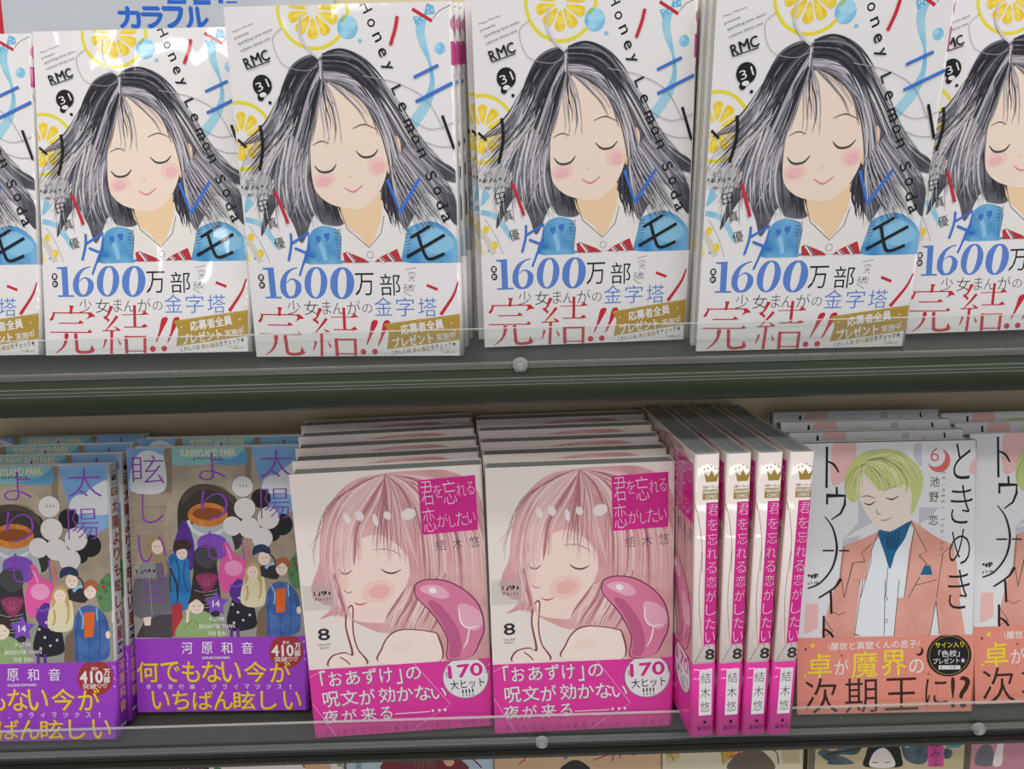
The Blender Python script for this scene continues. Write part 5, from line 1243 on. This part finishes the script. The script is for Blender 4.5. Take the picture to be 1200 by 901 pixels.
  ['B',9,'ink_soft',[(12.4,85.2),(12.5,85.6),(12.2,85.3)],[0.42],0,0],
 ],
 'salmon_band': [
  ['T',2,'paper_white','\\蘭世と真壁くんの息子/',48.6,44.8,58.41,5.1,1,0.01],
  ['T',2,'yellow','卓',14.1,32.1,15.1,15.8,1,0.004],
  ['T',2,'paper_white','が',28.2,30.7,9,9.8,1,0.004],
  ['T',2,'yellow','魔',42.7,32.2,16.4,17.1,1,0.004],
  ['T',2,'yellow','界',61.4,32.9,16,16.8,1,0.004],
  ['T',2,'paper_white','の',75.8,30.4,9.2,9.2,1,0.004],
  ['T',2,'brown_dark','次',15.3,12.1,20.9,23.3,1,-0.004],
  ['T',2,'brown_dark','期',40.7,11.8,20.5,22.8,1,-0.004],
  ['T',2,'brown_dark','王',66.5,12.3,21.4,21.3,1,-0.004],
  ['T',2,'brown_dark','に',88.8,13.1,14.2,17.5,1,-0.004],
  ['T',2,'brown_dark','!',99.4,12.7,2.7,20.3,1,-0.004],
  ['T',2,'brown_dark','?',106.9,12.9,7.2,20.9,1,-0.004],
  ['E',2,'ink',96.5,37.1,14.3,13.85,0],
  ['B',3,'gold',[(109.1,37.1),(108.9,39.6),(108.1,41.9),(107,44.1),(105.4,46),(103.5,47.6),(101.3,48.7),(99,49.5),(96.5,49.7),(94,49.5),(91.7,48.7),(89.5,47.6),(87.6,46),(86,44.1),(84.9,41.9),(84.1,39.6),(83.9,37.1),(84.1,34.6),(84.9,32.3),(86,30.1),(87.6,28.2),(89.5,26.6),(91.7,25.5),(94,24.7),(96.5,24.5),(99,24.7),(101.3,25.5),(103.5,26.6),(105.4,28.2),(107,30.1),(108.1,32.3),(108.9,34.6)],[0.34],0,1],
  ['T',3,'yellow','サイン入り',96.7,44,18.2,3.8,1,0.01],
  ['T',3,'paper_white','「色校」',96.5,38.3,13.4,4.4,1,0.01],
  ['T',3,'paper_white','プレゼント★',96.7,33.6,20.4,3.6,1,0.01],
  ['F',3,'paper_white',[(89.9,30.6),(103.7,30.4),(103.8,27.8),(90,28)],0],
  ['T',4,'ink','詳しくは裏へ',96.8,29.3,12.3,1.8,1,0],
  ['E',2,'brown_dark',77.6,40,2.7,2.95,0],
  ['E',2.5,'band_salmon',76.3,41,2.45,2.55,0],
  ['F',2,'yellow',[(9.6,47.4),(10.1,46),(11.6,45.9),(10.4,45),(10.8,43.6),(9.6,44.4),(8.4,43.6),(8.8,45),(7.6,46),(9.1,46)],0],
  ['F',2,'brown_dark',[(5.1,44.1),(5.4,43.2),(6.2,43.2),(5.6,42.6),(5.8,41.8),(5.1,42.3),(4.3,41.8),(4.6,42.7),(3.9,43.2),(4.8,43.2)],0],
  ['F',2,'brown_dark',[(28.2,39.1),(28.4,38.6),(28.9,38.5),(28.5,38.2),(28.7,37.6),(28.2,37.9),(27.7,37.6),(27.8,38.2),(27.4,38.5),(28,38.6)],0],
  ['F',2,'brown_dark',[(83.7,26),(83.9,25.4),(84.4,25.4),(84,25),(84.2,24.4),(83.7,24.8),(83.2,24.4),(83.3,25),(82.9,25.4),(83.5,25.4)],0],
  ['E',2,'yellow',4.9,25.5,0.7,0.7,0],
  ['B',1,'band_line',[(22.6,45.8),(29.6,34.5),(26.9,21.8)],[0.33],1,0],
  ['B',1,'band_line',[(63.5,45.2),(69.1,28.4),(63.9,8.8)],[0.33],1,0],
  ['B',1,'band_line',[(79.9,26.8),(89.4,19.8),(86.9,3)],[0.35],1,0],
  ['B',1,'band_line',[(70.6,8.7),(77.4,12.9),(82.9,3)],[0.33],1,0],
 ],
 'teal_cover': [
  ['F',1,'teal',[(2.8,172.3),(38.4,171.1),(35,161.7),(30,152.3),(0.3,153.3)],0],
  ['F',1,'plum_dark',[(84.7,166.1),(110.4,165.3),(108.9,149.7),(79.9,150.6)],1],
  ['S',2,['plum_dark','hair_pale','plum_grey','hair_pale'],[(44,165.8),(40.1,159),(34.6,152.2)],[(107.9,163.6),(102.5,156.9),(98.7,150)],30,0.9],
  ['E',3,'ink',53.1,162.9,0.8,0.85,0],
  ['E',3,'ink',73.3,162.2,0.8,0.91,0],
  ['E',3,'ink',77.2,162.1,0.8,0.85,0],
  ['E',3,'ink',80.3,161.9,0.75,0.85,0],
  ['F',1.5,'wine_red',[(108,165.4),(115,165.1),(113.6,149.5),(108.1,149.7)],0],
 ],
 'greenmark_cover': [
  ['T',2,'leaf_dark','2',6.1,155.9,5.3,8.74,0,0.02],
  ['B',2,'leaf_dark',[(45.1,160.7),(49.9,158.7),(56.7,159.8)],[1.02],1,0],
  ['B',2,'leaf_dark',[(47.7,162.5),(53.2,157.7)],[0.96],1,0],
  ['B',2,'leaf_dark',[(53.3,158.6),(59.8,156.5),(54.5,153)],[1.02],1,0],
  ['F',1,'ear_peach',[(71,149.6),(70.8,158),(76.9,161.5),(85.2,160.3),(89.5,149)],1],
  ['F',1,'hood_green',[(92.8,161.9),(101.2,161.6),(100.5,150.5),(94.6,150.7)],0],
  ['B',2,'wine_red',[(66.9,161.8),(68.2,156.2),(70.3,150.6)],[1.02],1,0],
  ['B',2,'wine_red',[(70.9,158.9),(75.1,159.2),(78.7,157.7)],[1.36],1,0],
 ],
 'winehair_cover': [
  ['T',2,'ink','白',9.4,157.2,4.7,6.31,0,-0.005],
  ['T',2,'ink','泉',9,150.6,4.7,5.51,0,-0.005],
  ['F',2,'ink',[(13.3,161.2),(21.7,161.3),(20.7,157.2),(18,154.5),(15.5,155.9)],1],
  ['F',1,'wine_red',[(29.3,145.8),(28.9,155.1),(35.1,160.5),(51.9,161.8),(75.3,161),(85.1,153.2),(86.4,143.8)],1],
  ['S',2,['plum_dark','wine_red','arch_brown'],[(55.2,161.6),(44.8,154.6),(41,145.4)],[(75.3,161),(65,153.9),(64.6,144.6)],16,1.36],
  ['F',3,'ear_peach',[(71.7,153.7),(75.9,155.8),(79.7,152.5),(78.2,148.8),(74,148.9)],1],
  ['B',3,'wine_red',[(90.3,156.8),(95.1,151.9),(100,146.2)],[1.19],1,0],
 ],
 'redstroke_cover': [
  ['B',2,'title_red',[(4,161.4),(13.3,158.5),(19.6,156.6),(22.6,152.1),(17.8,148.4)],[0.96],1,0],
  ['B',2,'title_red',[(38.6,162.9),(43.3,160.1),(40.9,157.6)],[0.96],1,0],
  ['B',2,'title_red',[(73.1,149.5),(85.8,154.3),(98.4,159.1)],[0.96],1,0],
  ['B',2,'title_red',[(88.2,160.3),(88.2,154.3),(87.4,148.2)],[0.96],1,0],
  ['B',2,'title_red',[(92.1,154.1),(93.7,150.6)],[0.96],1,0],
  ['B',2,'title_red',[(100.8,154.4),(104,152.5)],[0.96],1,0],
  ['B',2,'title_red',[(54,161.8),(55.6,159.7)],[0.9],1,0],
  ['E',2,'num_blue',52.6,153.2,1.9,2.1,0],
  ['F',2,'charcoal',[(49.3,142.4),(54.1,148.4),(60.5,150.3),(66.8,147.1),(69.9,141.7)],1],
 ],
 'blondlock_cover': [
  ['S',2,['blond_ochre','gold','blond_ochre'],[(1.9,161.7),(2.8,153.8),(6,142.3)],[(9.8,161.4),(11.4,155.3),(14.7,149.9)],12,1.6],
  ['S',2,['blond_ochre','gold'],[(39.8,161.3),(43.9,152.4),(45,141)],[(55.6,159.9),(53.4,152.1),(49.6,147)],14,1.6],
  ['B',3,'title_red',[(57.2,159.8),(58.6,155.4),(54.3,150.3),(49.5,148.7)],[1.28],1,0],
  ['F',3,'arch_brown',[(49.8,138.2),(52.7,148.6),(62.1,153.6),(74.8,152.3),(83.2,137)],1],
  ['F',1,'cloud',[(58,160.7),(74.6,160.1),(74.9,150.5),(59,151)],0],
  ['B',3,'arch_brown',[(78.5,160),(81.1,154.7),(85.2,150.2),(86.2,142.2)],[0.96],1,0],
  ['F',2,'sand',[(87.2,161.4),(101.4,161),(102.2,141.7),(89.4,142.1)],0],
 ],
 'kimono_cover': [
  ['F',1,'slate',[(1.7,150),(5.6,153.4),(12,151.4),(16.7,153),(25.9,159.7),(35.4,159.4),(31.2,148.2),(18.5,147.7),(12.4,141.8),(4.2,147.3)],1],
  ['F',1,'slate',[(63.9,158.4),(75.1,158),(83.1,156),(83.4,140.3),(74.7,138.4),(66.4,144.3)],1],
  ['F',1,'slate',[(96.2,150.4),(101.9,148.4),(101.5,143.2),(96.8,142.4)],1],
  ['F',1,'slate',[(9.3,140.6),(17,146.9),(25,144),(28.4,140)],1],
  ['F',1.5,'mint',[(63.9,158.4),(73.5,158.1),(72.1,155.5),(67.5,152.2)],1],
  ['F',2,'tie_red',[(4.9,160.4),(14.4,160.1),(14.8,152.7),(5.9,152.7)],0],
  ['B',2,'hair_brown',[(8.9,148.9),(18.4,150.3),(31,152.5),(36.4,155.9)],[1.6],1,0],
  ['F',2,'ink',[(37.8,137.4),(37.6,147.1),(40.3,156.6),(46.4,160.2),(55.9,159.9),(61.8,154.1),(64.5,144.4),(63.7,136.5)],1],
  ['F',3,'paper_cream',[(41.8,137.3),(42.1,146),(46.1,151.2),(51.6,152.2),(57.6,145.5),(59.2,136.7)],1],
  ['B',4,'ink',[(42.7,141.3),(45.1,140.5),(47.5,140.8)],[0.64],1,0],
  ['B',4,'ink',[(52,140.6),(54.2,140.4),(56.2,141.2)],[0.64],1,0],
  ['F',3,'spine_pink',[(82.9,159.5),(94.8,159.1),(96.5,135.4),(84.8,135.8)],0],
  ['T',4,'ink','頼',89.2,155,7.01,7.72,0,0],
  ['T',4,'ink','み',89.8,146.7,6.4,6.31,0,0],
  ['T',4,'ink','ふ',90.3,139.1,6.4,5.32,0,0],
  ['F',3,'teal',[(96.4,159.1),(107.5,158.7),(108.1,150.7),(97.5,151)],0],
  ['T',4,'ink','ん',102.5,155.4,4.7,4.91,0,0.01],
 ],
 'rosedust_cover': [
  ['F',1,'coat_grey',[(4.1,136.4),(4.2,146.1),(7.7,152.1),(14.9,151),(17,136)],1],
  ['F',2,'paper_cream',[(17,136),(18.9,150.8),(20.6,159.5),(24.6,159.4),(23.7,150.7),(23.4,135.7)],1],
  ['B',2,'ink',[(16.9,156.1),(22.3,157.7),(24.1,155.9)],[1.6],1,0],
  ['B',2,'ink_soft',[(32.7,157.4),(39.4,153.6)],[0.96],1,0],
 ],
}
SPINES = {
 'pink_spine': [
  ['F',1,'hair_rose_light',[(0.4,60),(2.5,70),(4,110),(2.5,140),(0.4,148)],1],
  ['F',1,'hair_rose',[(0.4,49),(14,49),(14,59),(5.5,60),(5,75),(0.4,95)],0],
  ['F',1.5,'hair_rose_pale',[(3,60),(5.5,75),(6.3,110),(6.3,60)],0],
  ['B',2,'line_wine',[(1.5,49),(5,56),(7.5,60)],[0.3],1,0],
  ['B',2,'line_wine',[(9,60),(11,54),(12.5,49)],[0.3],1,0],
  ['B',2,'line_wine',[(5.5,60),(3.2,90),(4.5,118)],[0.25],1,0],
  ['B',2,'line_wine',[(0.6,146),(4.2,125),(4.8,105)],[0.25],1,0],
  ['F',1.8,'magenta',[(6.4,60),(14.1,60),(14.1,147),(6.4,147)],0],
  ['T',2,'paper_white','君',10.3,142.5,5.6,6.6,0,-0.018],
  ['T',2,'paper_white','を',10.3,133.8,5.6,6.6,0,-0.018],
  ['T',2,'paper_white','忘',10.3,125.2,5.6,6.6,0,-0.018],
  ['T',2,'paper_white','れ',10.3,116.5,5.6,6.6,0,-0.018],
  ['T',2,'paper_white','る',10.3,107.8,5.6,6.6,0,-0.018],
  ['T',2,'paper_white','恋',10.3,99.2,5.6,6.6,0,-0.018],
  ['T',2,'paper_white','が',10.3,90.5,5.6,6.6,0,-0.018],
  ['T',2,'paper_white','し',10.3,81.8,5.6,6.6,0,-0.018],
  ['T',2,'paper_white','た',10.3,73.2,5.6,6.6,0,-0.018],
  ['T',2,'paper_white','い',10.3,64.5,5.6,6.6,0,-0.018],
  ['F',1,'crown_gold',[(5.976,159),(12.024,159),(13.2,164.6),(10.68,162.15),(9,165.65),(7.32,162.15),(4.8,164.6)],0],
  ['E',1,'crown_gold',4.8,166.35,0.5,0.5,0],
  ['E',1,'crown_gold',6.9,166.84,0.5,0.5,0],
  ['E',1,'crown_gold',9,168.1,0.5,0.5,0],
  ['E',1,'crown_gold',11.1,166.84,0.5,0.5,0],
  ['E',1,'crown_gold',13.2,166.35,0.5,0.5,0],
  ['T',1,'ink','別冊マーガレット',9,156,9.4,1.7,0,0.01],
  ['F',1,'crown_gold',[(4.2,148.8),(14,148.8),(14,154.6),(4.2,154.6)],0],
  ['T',2,'paper_white','MARGARET',9,153.1,8.6,1.9,0,0.03],
  ['T',2,'paper_white','COMICS',9,150.4,6.4,1.9,0,0.03],
  ['T',2.5,'charcoal','8',10.3,53.5,5.2,6.4,0,0.03],
 ],
 'pink_bandspine': [
  ['F',1,'paper_white',[(4.2,14),(11.8,14),(11.8,44),(4.2,44)],0],
  ['T',2,'ink','結',8,38.5,5.8,6.6,0,-0.008],
  ['T',2,'ink','木',8,29,5.8,6.6,0,-0.008],
  ['T',2,'ink','悠',8,19.5,5.8,6.6,0,-0.008],
  ['E',1,'ink',8,9.4,1.05,1.05,0],
  ['T',1,'wine_dark','集英社',8,5.2,9,2.7,0,0.02],
 ],
 'sun_spine': [
  ['F',1,'hair_brown',[(3.46,164),(8.14,164),(9.05,168),(7.1,166.25),(5.8,168.75),(4.5,166.25),(2.55,168)],0],
  ['E',1,'hair_brown',2.55,169.25,0.5,0.5,0],
  ['E',1,'hair_brown',4.175,169.6,0.5,0.5,0],
  ['E',1,'hair_brown',5.8,170.5,0.5,0.5,0],
  ['E',1,'hair_brown',7.425,169.6,0.5,0.5,0],
  ['E',1,'hair_brown',9.05,169.25,0.5,0.5,0],
  ['T',1,'ink','別冊マーガレット',5.8,161.5,7,1.4,0,0.01],
  ['F',1,'pumpkin_dark',[(2,154.5),(9.6,154.5),(9.6,159.5),(2,159.5)],0],
  ['T',2,'cream','MARGARET',5.8,158,6.6,1.5,0,0.03],
  ['T',2,'cream','COMICS',5.8,155.9,5.2,1.5,0,0.03],
  ['T',2,'badge_red','太',5.8,147.5,6.6,8,0,0.03],
  ['T',2,'badge_red','陽',5.8,137.3,6.6,8,0,0.03],
  ['T',2,'badge_red','よ',5.8,127.1,6.6,8,0,0.03],
  ['T',2,'badge_red','り',5.8,116.9,6.6,8,0,0.03],
  ['T',2,'badge_red','も',5.8,106.8,6.6,8,0,0.03],
  ['T',2,'badge_red','眩',5.8,96.6,6.6,8,0,0.03],
  ['T',2,'badge_red','し',5.8,86.4,6.6,8,0,0.03],
  ['T',2,'badge_red','い',5.8,76.2,6.6,8,0,0.03],
  ['T',2,'badge_red','星',5.8,66,6.6,8,0,0.03],
  ['F',1,'charcoal',[(3,53),(8.6,53),(8.6,60),(3,60)],0],
  ['T',2,'paper_white','14',5.8,56.5,4,4.4,0,0.03],
 ],
 'sun_bandspine': [
  ['T',2,'gold_yellow','河',5.8,45,6.6,7,0,0.01],
  ['T',2,'gold_yellow','原',5.8,36.3,6.6,7,0,0.01],
  ['T',2,'gold_yellow','和',5.8,27.7,6.6,7,0,0.01],
  ['T',2,'gold_yellow','音',5.8,19,6.6,7,0,0.01],
  ['T',2,'paper_white','集英社',5.8,7,7,2,0,0],
 ],
 'lemon_spine': [
  ['F',1,'spine_pink',[(0.15,146),(0.5,146),(0.5,157),(0.15,157)],0],
  ['F',1,'spine_pink',[(0.5,146),(0.9,146),(0.9,157),(0.5,157)],0],
  ['F',1,'spine_pink',[(0.9,146),(1.3,146),(1.3,157),(0.9,157)],0],
  ['F',1,'spine_pink',[(1.3,146),(1.8,146),(1.8,157),(1.3,157)],0],
  ['F',1,'spine_pink',[(1.8,146),(10.6,146),(10.6,157),(1.8,157)],0],
  ['F',1,'spine_pink',[(0.3,163.53),(0.7,162.507),(0.7,167.493),(0.3,166.47)],0],
  ['F',1,'spine_pink',[(0.7,162.507),(1.2,161.717),(1.2,168.283),(0.7,167.493)],0],
  ['F',1,'spine_pink',[(1.2,161.717),(1.8,161.062),(1.8,168.938),(1.2,168.283)],0],
  ['F',1,'spine_pink',[(1.8,161.062),(4,159.909),(4,170.091),(1.8,168.938)],0],
  ['F',1,'spine_pink',[(4,159.909),(7,160.253),(7,169.747),(4,170.091)],0],
  ['F',1,'spine_pink',[(7,160.253),(9.6,163.208),(9.6,166.792),(7,169.747)],0],
  ['T',2,'paper_white','り',5.5,154.6,3.4,2.6,0,0.01],
  ['T',2,'paper_white','ぼ',5.5,151.5,3.4,2.6,0,0.01],
  ['T',2,'paper_white','ん',5.5,148.4,3.4,2.6,0,0.01],
  ['B',1,'ink_soft',[(0.6,142),(1.2,139),(2,136)],[0.5],0,0],
  ['B',1,'ink_soft',[(2.4,141),(2,137),(2.6,133)],[0.4],0,0],
  ['B',1,'ink_soft',[(0.5,122),(1.4,124),(1,120)],[0.4],0,0],
 ],
}
SIGN = [
  ['T',1,'sign_blue','カ',155.7,119.1,11.7,10.16,-2,0.05],
  ['T',1,'sign_blue','ラ',168.3,118.8,11.2,10.14,-2,0.05],
  ['T',1,'sign_blue','フ',180.2,118.5,10.8,10.22,-2,0.05],
  ['T',1,'sign_blue','ル',192.9,118.3,12.1,10.08,-2,0.05],
  ['F',1,'sign_blue',[(178.5,127.2),(188.8,127),(188.4,125.1),(178.1,125.3)],0],
  ['F',1,'sign_blue',[(192.7,126.9),(202.1,126.7),(201.7,124.4),(192.2,124.6)],0],
  ['F',1,'sign_blue',[(206.4,126.6),(209,126.6),(208.7,124.9),(206.1,125)],0],
  ['F',1,'sign_blue',[(210.6,125.9),(216.6,125.8),(216.4,124.9),(210.4,125)],0],
  ['F',1,'sign_blue',[(179.5,131.8),(181.5,131.8),(180.5,127.2),(178.5,127.2)],0],
  ['F',1,'sign_blue',[(187.8,131.6),(189.7,131.6),(188.8,127),(186.9,127.1)],0],
  ['F',1,'sign_blue',[(193.6,131.5),(195.7,131.5),(194.8,126.9),(192.7,126.9)],0],
  ['F',1,'sign_blue',[(207.2,131.2),(209.8,131.2),(209,126.6),(206.4,126.6)],0],
  ['F',1,'sign_red',[(55.6,139.1),(89.5,138.4),(84.5,112.5),(46.4,112)],0],
]

# ------------------------------------------------------------------ setting
ZU, ZL, ZT = -0.1535, -0.3990, -0.6300                           # shelf surfaces, relative to the lens
YB = 0.4655                                                       # front of the back panel
bm = bmesh.new(); add_box(bm, -.62, .62, YB, YB + .012, EYE - .78, EYE + .30)
tag(link_mesh('wall_back', bm, [M_BEIGE]), None, None, None, 'structure')

def shelf(zs, yf, rad, m_front, m_top, label, drop=.0):
    s = empty('display_shelf', (0, yf, EYE + zs)); tag(s, label, 'shelf')
    bm = bmesh.new()
    add_box(bm, -.60, .60, rad * .9, YB - yf - .0004, -.0025, 0)
    add_box(bm, -.60, .60, rad * .9, YB - yf - .0004, -.014, -.0115)
    link_mesh('shelf_plate', bm, [m_top], s)
    bm = bmesh.new(); prof = []
    for i in range(17):
        a = math.pi / 2 + math.pi * i / 16
        prof.append((rad + rad * math.cos(a), -rad + rad * math.sin(a)))
    prof += [(rad + .004, -2 * rad), (rad + .004, -2 * rad - drop), (rad + .006, -2 * rad - drop), (rad + .006, 0)]
    extrude_profile_x(bm, prof, -.60, .60)
    link_mesh('front_edge', bm, [m_front], s)
    return s
shelf(ZU, .3465, .0098, M_GREEN, M_BLACK, 'dark green rounded metal shelf edge under the tall white lemon-print books', .003)
shelf(ZL, .3298, .0023, M_DARK, M_GREY, 'dark grey metal shelf carrying the pink, purple and salmon books')
shelf(ZT, .3250, .0075, M_DARK, M_GREY, 'lowest shelf, below the frame, carrying the cut-off covers at the bottom')

def guard(y, z, hgt, label, clips):
    g = empty('acrylic_guard', (0, y, EYE + z)); tag(g, label, 'shelf guard', 'acrylic guards on the shelf fronts')
    bm = bmesh.new()
    for f in add_box(bm, -.595, .595, 0, .0018, 0, hgt): pass
    bm.faces.ensure_lookup_table()
    for f in bm.faces:
        if abs(f.normal.z) > .9 or f.calc_center_median().z > hgt * .98: f.material_index = 1
    link_mesh('upright_strip', bm, [M_CLEAR, M_EDGE], g)
    bm = bmesh.new(); add_box(bm, -.595, .595, -.002, 0, 0, .0032); link_mesh('foot_rail', bm, [M_FOOT], g)
    for x in clips:
        bm = bmesh.new()
        bmesh.ops.create_cone(bm, cap_ends=True, segments=20, radius1=.0042, radius2=.0036, depth=.003, matrix=Matrix.Translation((x, -.0036, .0022)) @ Matrix.Rotation(R(90), 4, 'X'))
        bmesh.ops.create_cone(bm, cap_ends=True, segments=16, radius1=.002, radius2=.0016, depth=.0015, matrix=Matrix.Translation((x, -.0058, .0022)) @ Matrix.Rotation(R(90), 4, 'X'))
        link_mesh('clip', bm, [M_CLIP], g)
guard(.3585, ZU + .0002, .0215, 'clear acrylic strip along the front of the green-edged shelf', [.007])
guard(.3330, ZL + .0002, .0205, 'clear acrylic strip in front of the pink and purple books', [.0155, .29])

# pop board behind the upper left books
s = empty('sign_board', (-.36, YB - .0022, EYE - .10)); tag(s, 'pale grey board with blue lettering behind the leftmost lemon-print books', 'sign')
bm = bmesh.new(); add_box(bm, 0, .27, 0, .0015, 0, .19)
mats = [mat('signboard')]
Printer(bm, mats, lambda u, v, d: (u * .001, -d - 1e-5, v * .001), (1, 269, 1, 189)).run(SIGN[-1:])
link_mesh('board', bm, mats, s)
for part in (SIGN[:4], SIGN[4:-1]):
    bm = bmesh.new(); mats = []
    Printer(bm, mats, lambda u, v, d: (u * .001, -d - 4e-5, v * .001), (1, 269, 1, 189)).run(part)
    link_mesh('lettering', bm, mats, s)

# ------------------------------------------------------------------ books
GL = 'white lemon-print manga on the upper shelf'
GS = 'purple-banded manga on the lower shelf'
GP = 'pink-banded manga on the lower shelf'
GC = 'salmon-banded manga on the lower shelf'
T_L, T_S, T_P, T_C = 11.5, 10.9, 13.7, 12.2
lemon = make_book('lemon', T_L, 'paper_white', 'paper_white', 49.5, 'light')
sun = make_book('sun', T_S, 'paper_white', 'sun_band', 49.6, 'grey')
pink = make_book('pink', T_P, 'paper_cream', 'pink_band', 47.8, 'grey')
salmon = make_book('salmon', T_C, 'paper_cool', 'band_salmon', 50.2, 'grey')

def stack(proto, t, cx, y, z, lean, yaw, group, dx, labels):
    for k, lab in enumerate(labels):
        stand(proto, t, cx, y, z, lean, yaw, lab, group, k, dx)

# upper shelf, left to right
stack(lemon, T_L, -.3123, .3852, ZU, 23.0, -1.5, GL, 0, ['lemon-print manga cut off by the left edge of the frame'])
stack(lemon, T_L, -.1962, .3814, ZU, 22.3, -1.1, GL, 0, ['lemon-print manga leaning far back below the grey board with blue lettering'])
stack(lemon, T_L, -.0798, .3747, ZU, 10.9, -3.2, GL, .0014, [
    'front lemon-print manga of the stack with pink spine marks, left of the dark gap',
    'lemon-print manga second in the stack with pink spine marks',
    'lemon-print manga third in the stack with pink spine marks',
    'rearmost lemon-print manga of the stack with pink spine marks'])
stack(lemon, T_L, .0447, .3864, ZU, 7.9, 2.2, GL, -.0032, [
    'front lemon-print manga just right of the dark gap, centre of the upper shelf',
    'lemon-print manga showing a sliver right behind the front centre copy',
    'rearmost lemon-print manga, its sliver nearest the dark gap, behind the centre copies'])
stack(lemon, T_L, .1591, .3711, ZU, 5.6, -.2, GL, -.0003, [
    'front lemon-print manga of the thick stack showing page edges, right of centre',
    'lemon-print manga second in the thick stack, only its page edge showing',
    'lemon-print manga third in the thick stack, only its page edge showing',
    'lemon-print manga fourth in the thick stack, only its page edge showing'])
stand(lemon, T_L, .1550, .3711, ZU, 5.6, -.2, 'rearmost lemon-print manga of the thick stack, shifted left to show yellow lemon', GL, 4, 0)
stack(lemon, T_L, .2775, .3862, ZU, 13.2, 1.5, GL, 0, ['lemon-print manga cut off by the right edge of the frame'])

# lower shelf: purple bands
stack(sun, T_S, -.3093, .3407, ZL, 22.9, -.5, GS, .0014, [
    'front purple-banded manga cut off by the left edge, standing lower than its neighbour',
    'purple-banded manga second in the leftmost stack, red spine title visible',
    'purple-banded manga third in the leftmost stack, top strip of cover visible',
    'rearmost purple-banded manga of the leftmost stack, dim top strip visible'])
stack(sun, T_S, -.1932, .3599, ZL, 21.7, -1.1, GS, .0016, [
    'purple-banded manga fully in view, left of the pink stacks',
    'purple-banded manga behind the fully visible one, only its top strip showing'])
# pink bands, two stacks
stack(pink, T_P, -.0709, .3403, ZL, 12.6, 2.9, GP, -.0012, [
    'front pink-banded manga of the left pink stack', 'second pink-banded manga of the left pink stack',
    'third pink-banded manga of the left pink stack', 'fourth pink-banded manga of the left pink stack',
    'rearmost pink-banded manga of the left pink stack'])
stack(pink, T_P, .0428, .3377, ZL, 13.5, 1.1, GP, -.0014, [
    'front pink-banded manga of the middle pink stack, beside the spine-out copies', 'second pink-banded manga of the middle pink stack',
    'third pink-banded manga of the middle pink stack', 'fourth pink-banded manga of the middle pink stack',
    'rearmost pink-banded manga of the middle pink stack'])
# pink copies turned spine out
for k, lab in enumerate(['leftmost spine-out pink manga, its front cover partly showing', 'second spine-out pink manga from the left',
                         'third spine-out pink manga from the left', 'rightmost spine-out pink manga, next to the salmon-banded manga']):
    o = copy_book(pink)
    o.matrix_world = (Matrix.Translation((.1034 + .0153 * k, .3127, EYE - .3755)) @ Matrix.Rotation(R(4.5), 4, 'Z') @ Matrix.Rotation(R(-12.2), 4, 'X')
                      @ Matrix.Rotation(R(.3 + .7 * k), 4, 'Y') @ Matrix.Rotation(R(-90), 4, 'Z') @ Matrix.Translation((-BW * .001, 0, 0)))
    tag(o, lab, 'book', GP)
# salmon bands
stack(salmon, T_C, .2369, .3425, ZL, 20.8, -.7, GC, -.0004, [
    'front salmon-banded manga in full view, with a blond bust in a salmon jacket', 'second salmon-banded manga behind the fully visible one',
    'third salmon-banded manga behind the fully visible one', 'rearmost salmon-banded manga behind the fully visible one'])
stack(salmon, T_C, .3535, .3469, ZL, 23.5, .5, GC, -.0012, [
    'front salmon-banded manga cut off by the right edge', 'second salmon-banded manga of the stack cut off by the right edge',
    'rearmost salmon-banded manga of the stack cut off by the right edge'])

# lowest shelf: covers of which only a strip shows
LOW = [
  ('teal',-0.287,109.8,'teal and violet-grey cover peeking out lowest left, under the purple-banded books','plum_grey'),
  ('greenmark',-0.178,99.1,'white cover with a green 2, at the bottom edge below the purple band','paper_cream'),
  ('winehair',-0.072,109.1,'pale blue-grey cover with wine-red hair, bottom edge below the left pink stack','sky_grey'),
  ('redstroke',0.045,124.3,'peach-tan cover with red brush strokes, bottom edge below the middle pink stack','peach_tan'),
  ('blondlock',0.16,105.4,'pale wheat cover with blond locks, bottom edge below the spine-out pink books','pale_wheat'),
  ('kimono',0.277,112.3,'sand-coloured cover with black hair and dark blue pines, bottom edge below the salmon book','sand'),
  ('rosedust',0.393,111.7,'dusty rose cover at the bottom right corner, cut off by the frame','rose_dust'),
]
for name, cx, w, lab, paper in LOW:
    b = make_book(name, 13.0, paper, None, 0, 'light', w=w)
    stand(b, 13.0, cx, .3450, ZT, 15, 0, lab, 'cut-off covers on the lowest shelf', w=w)
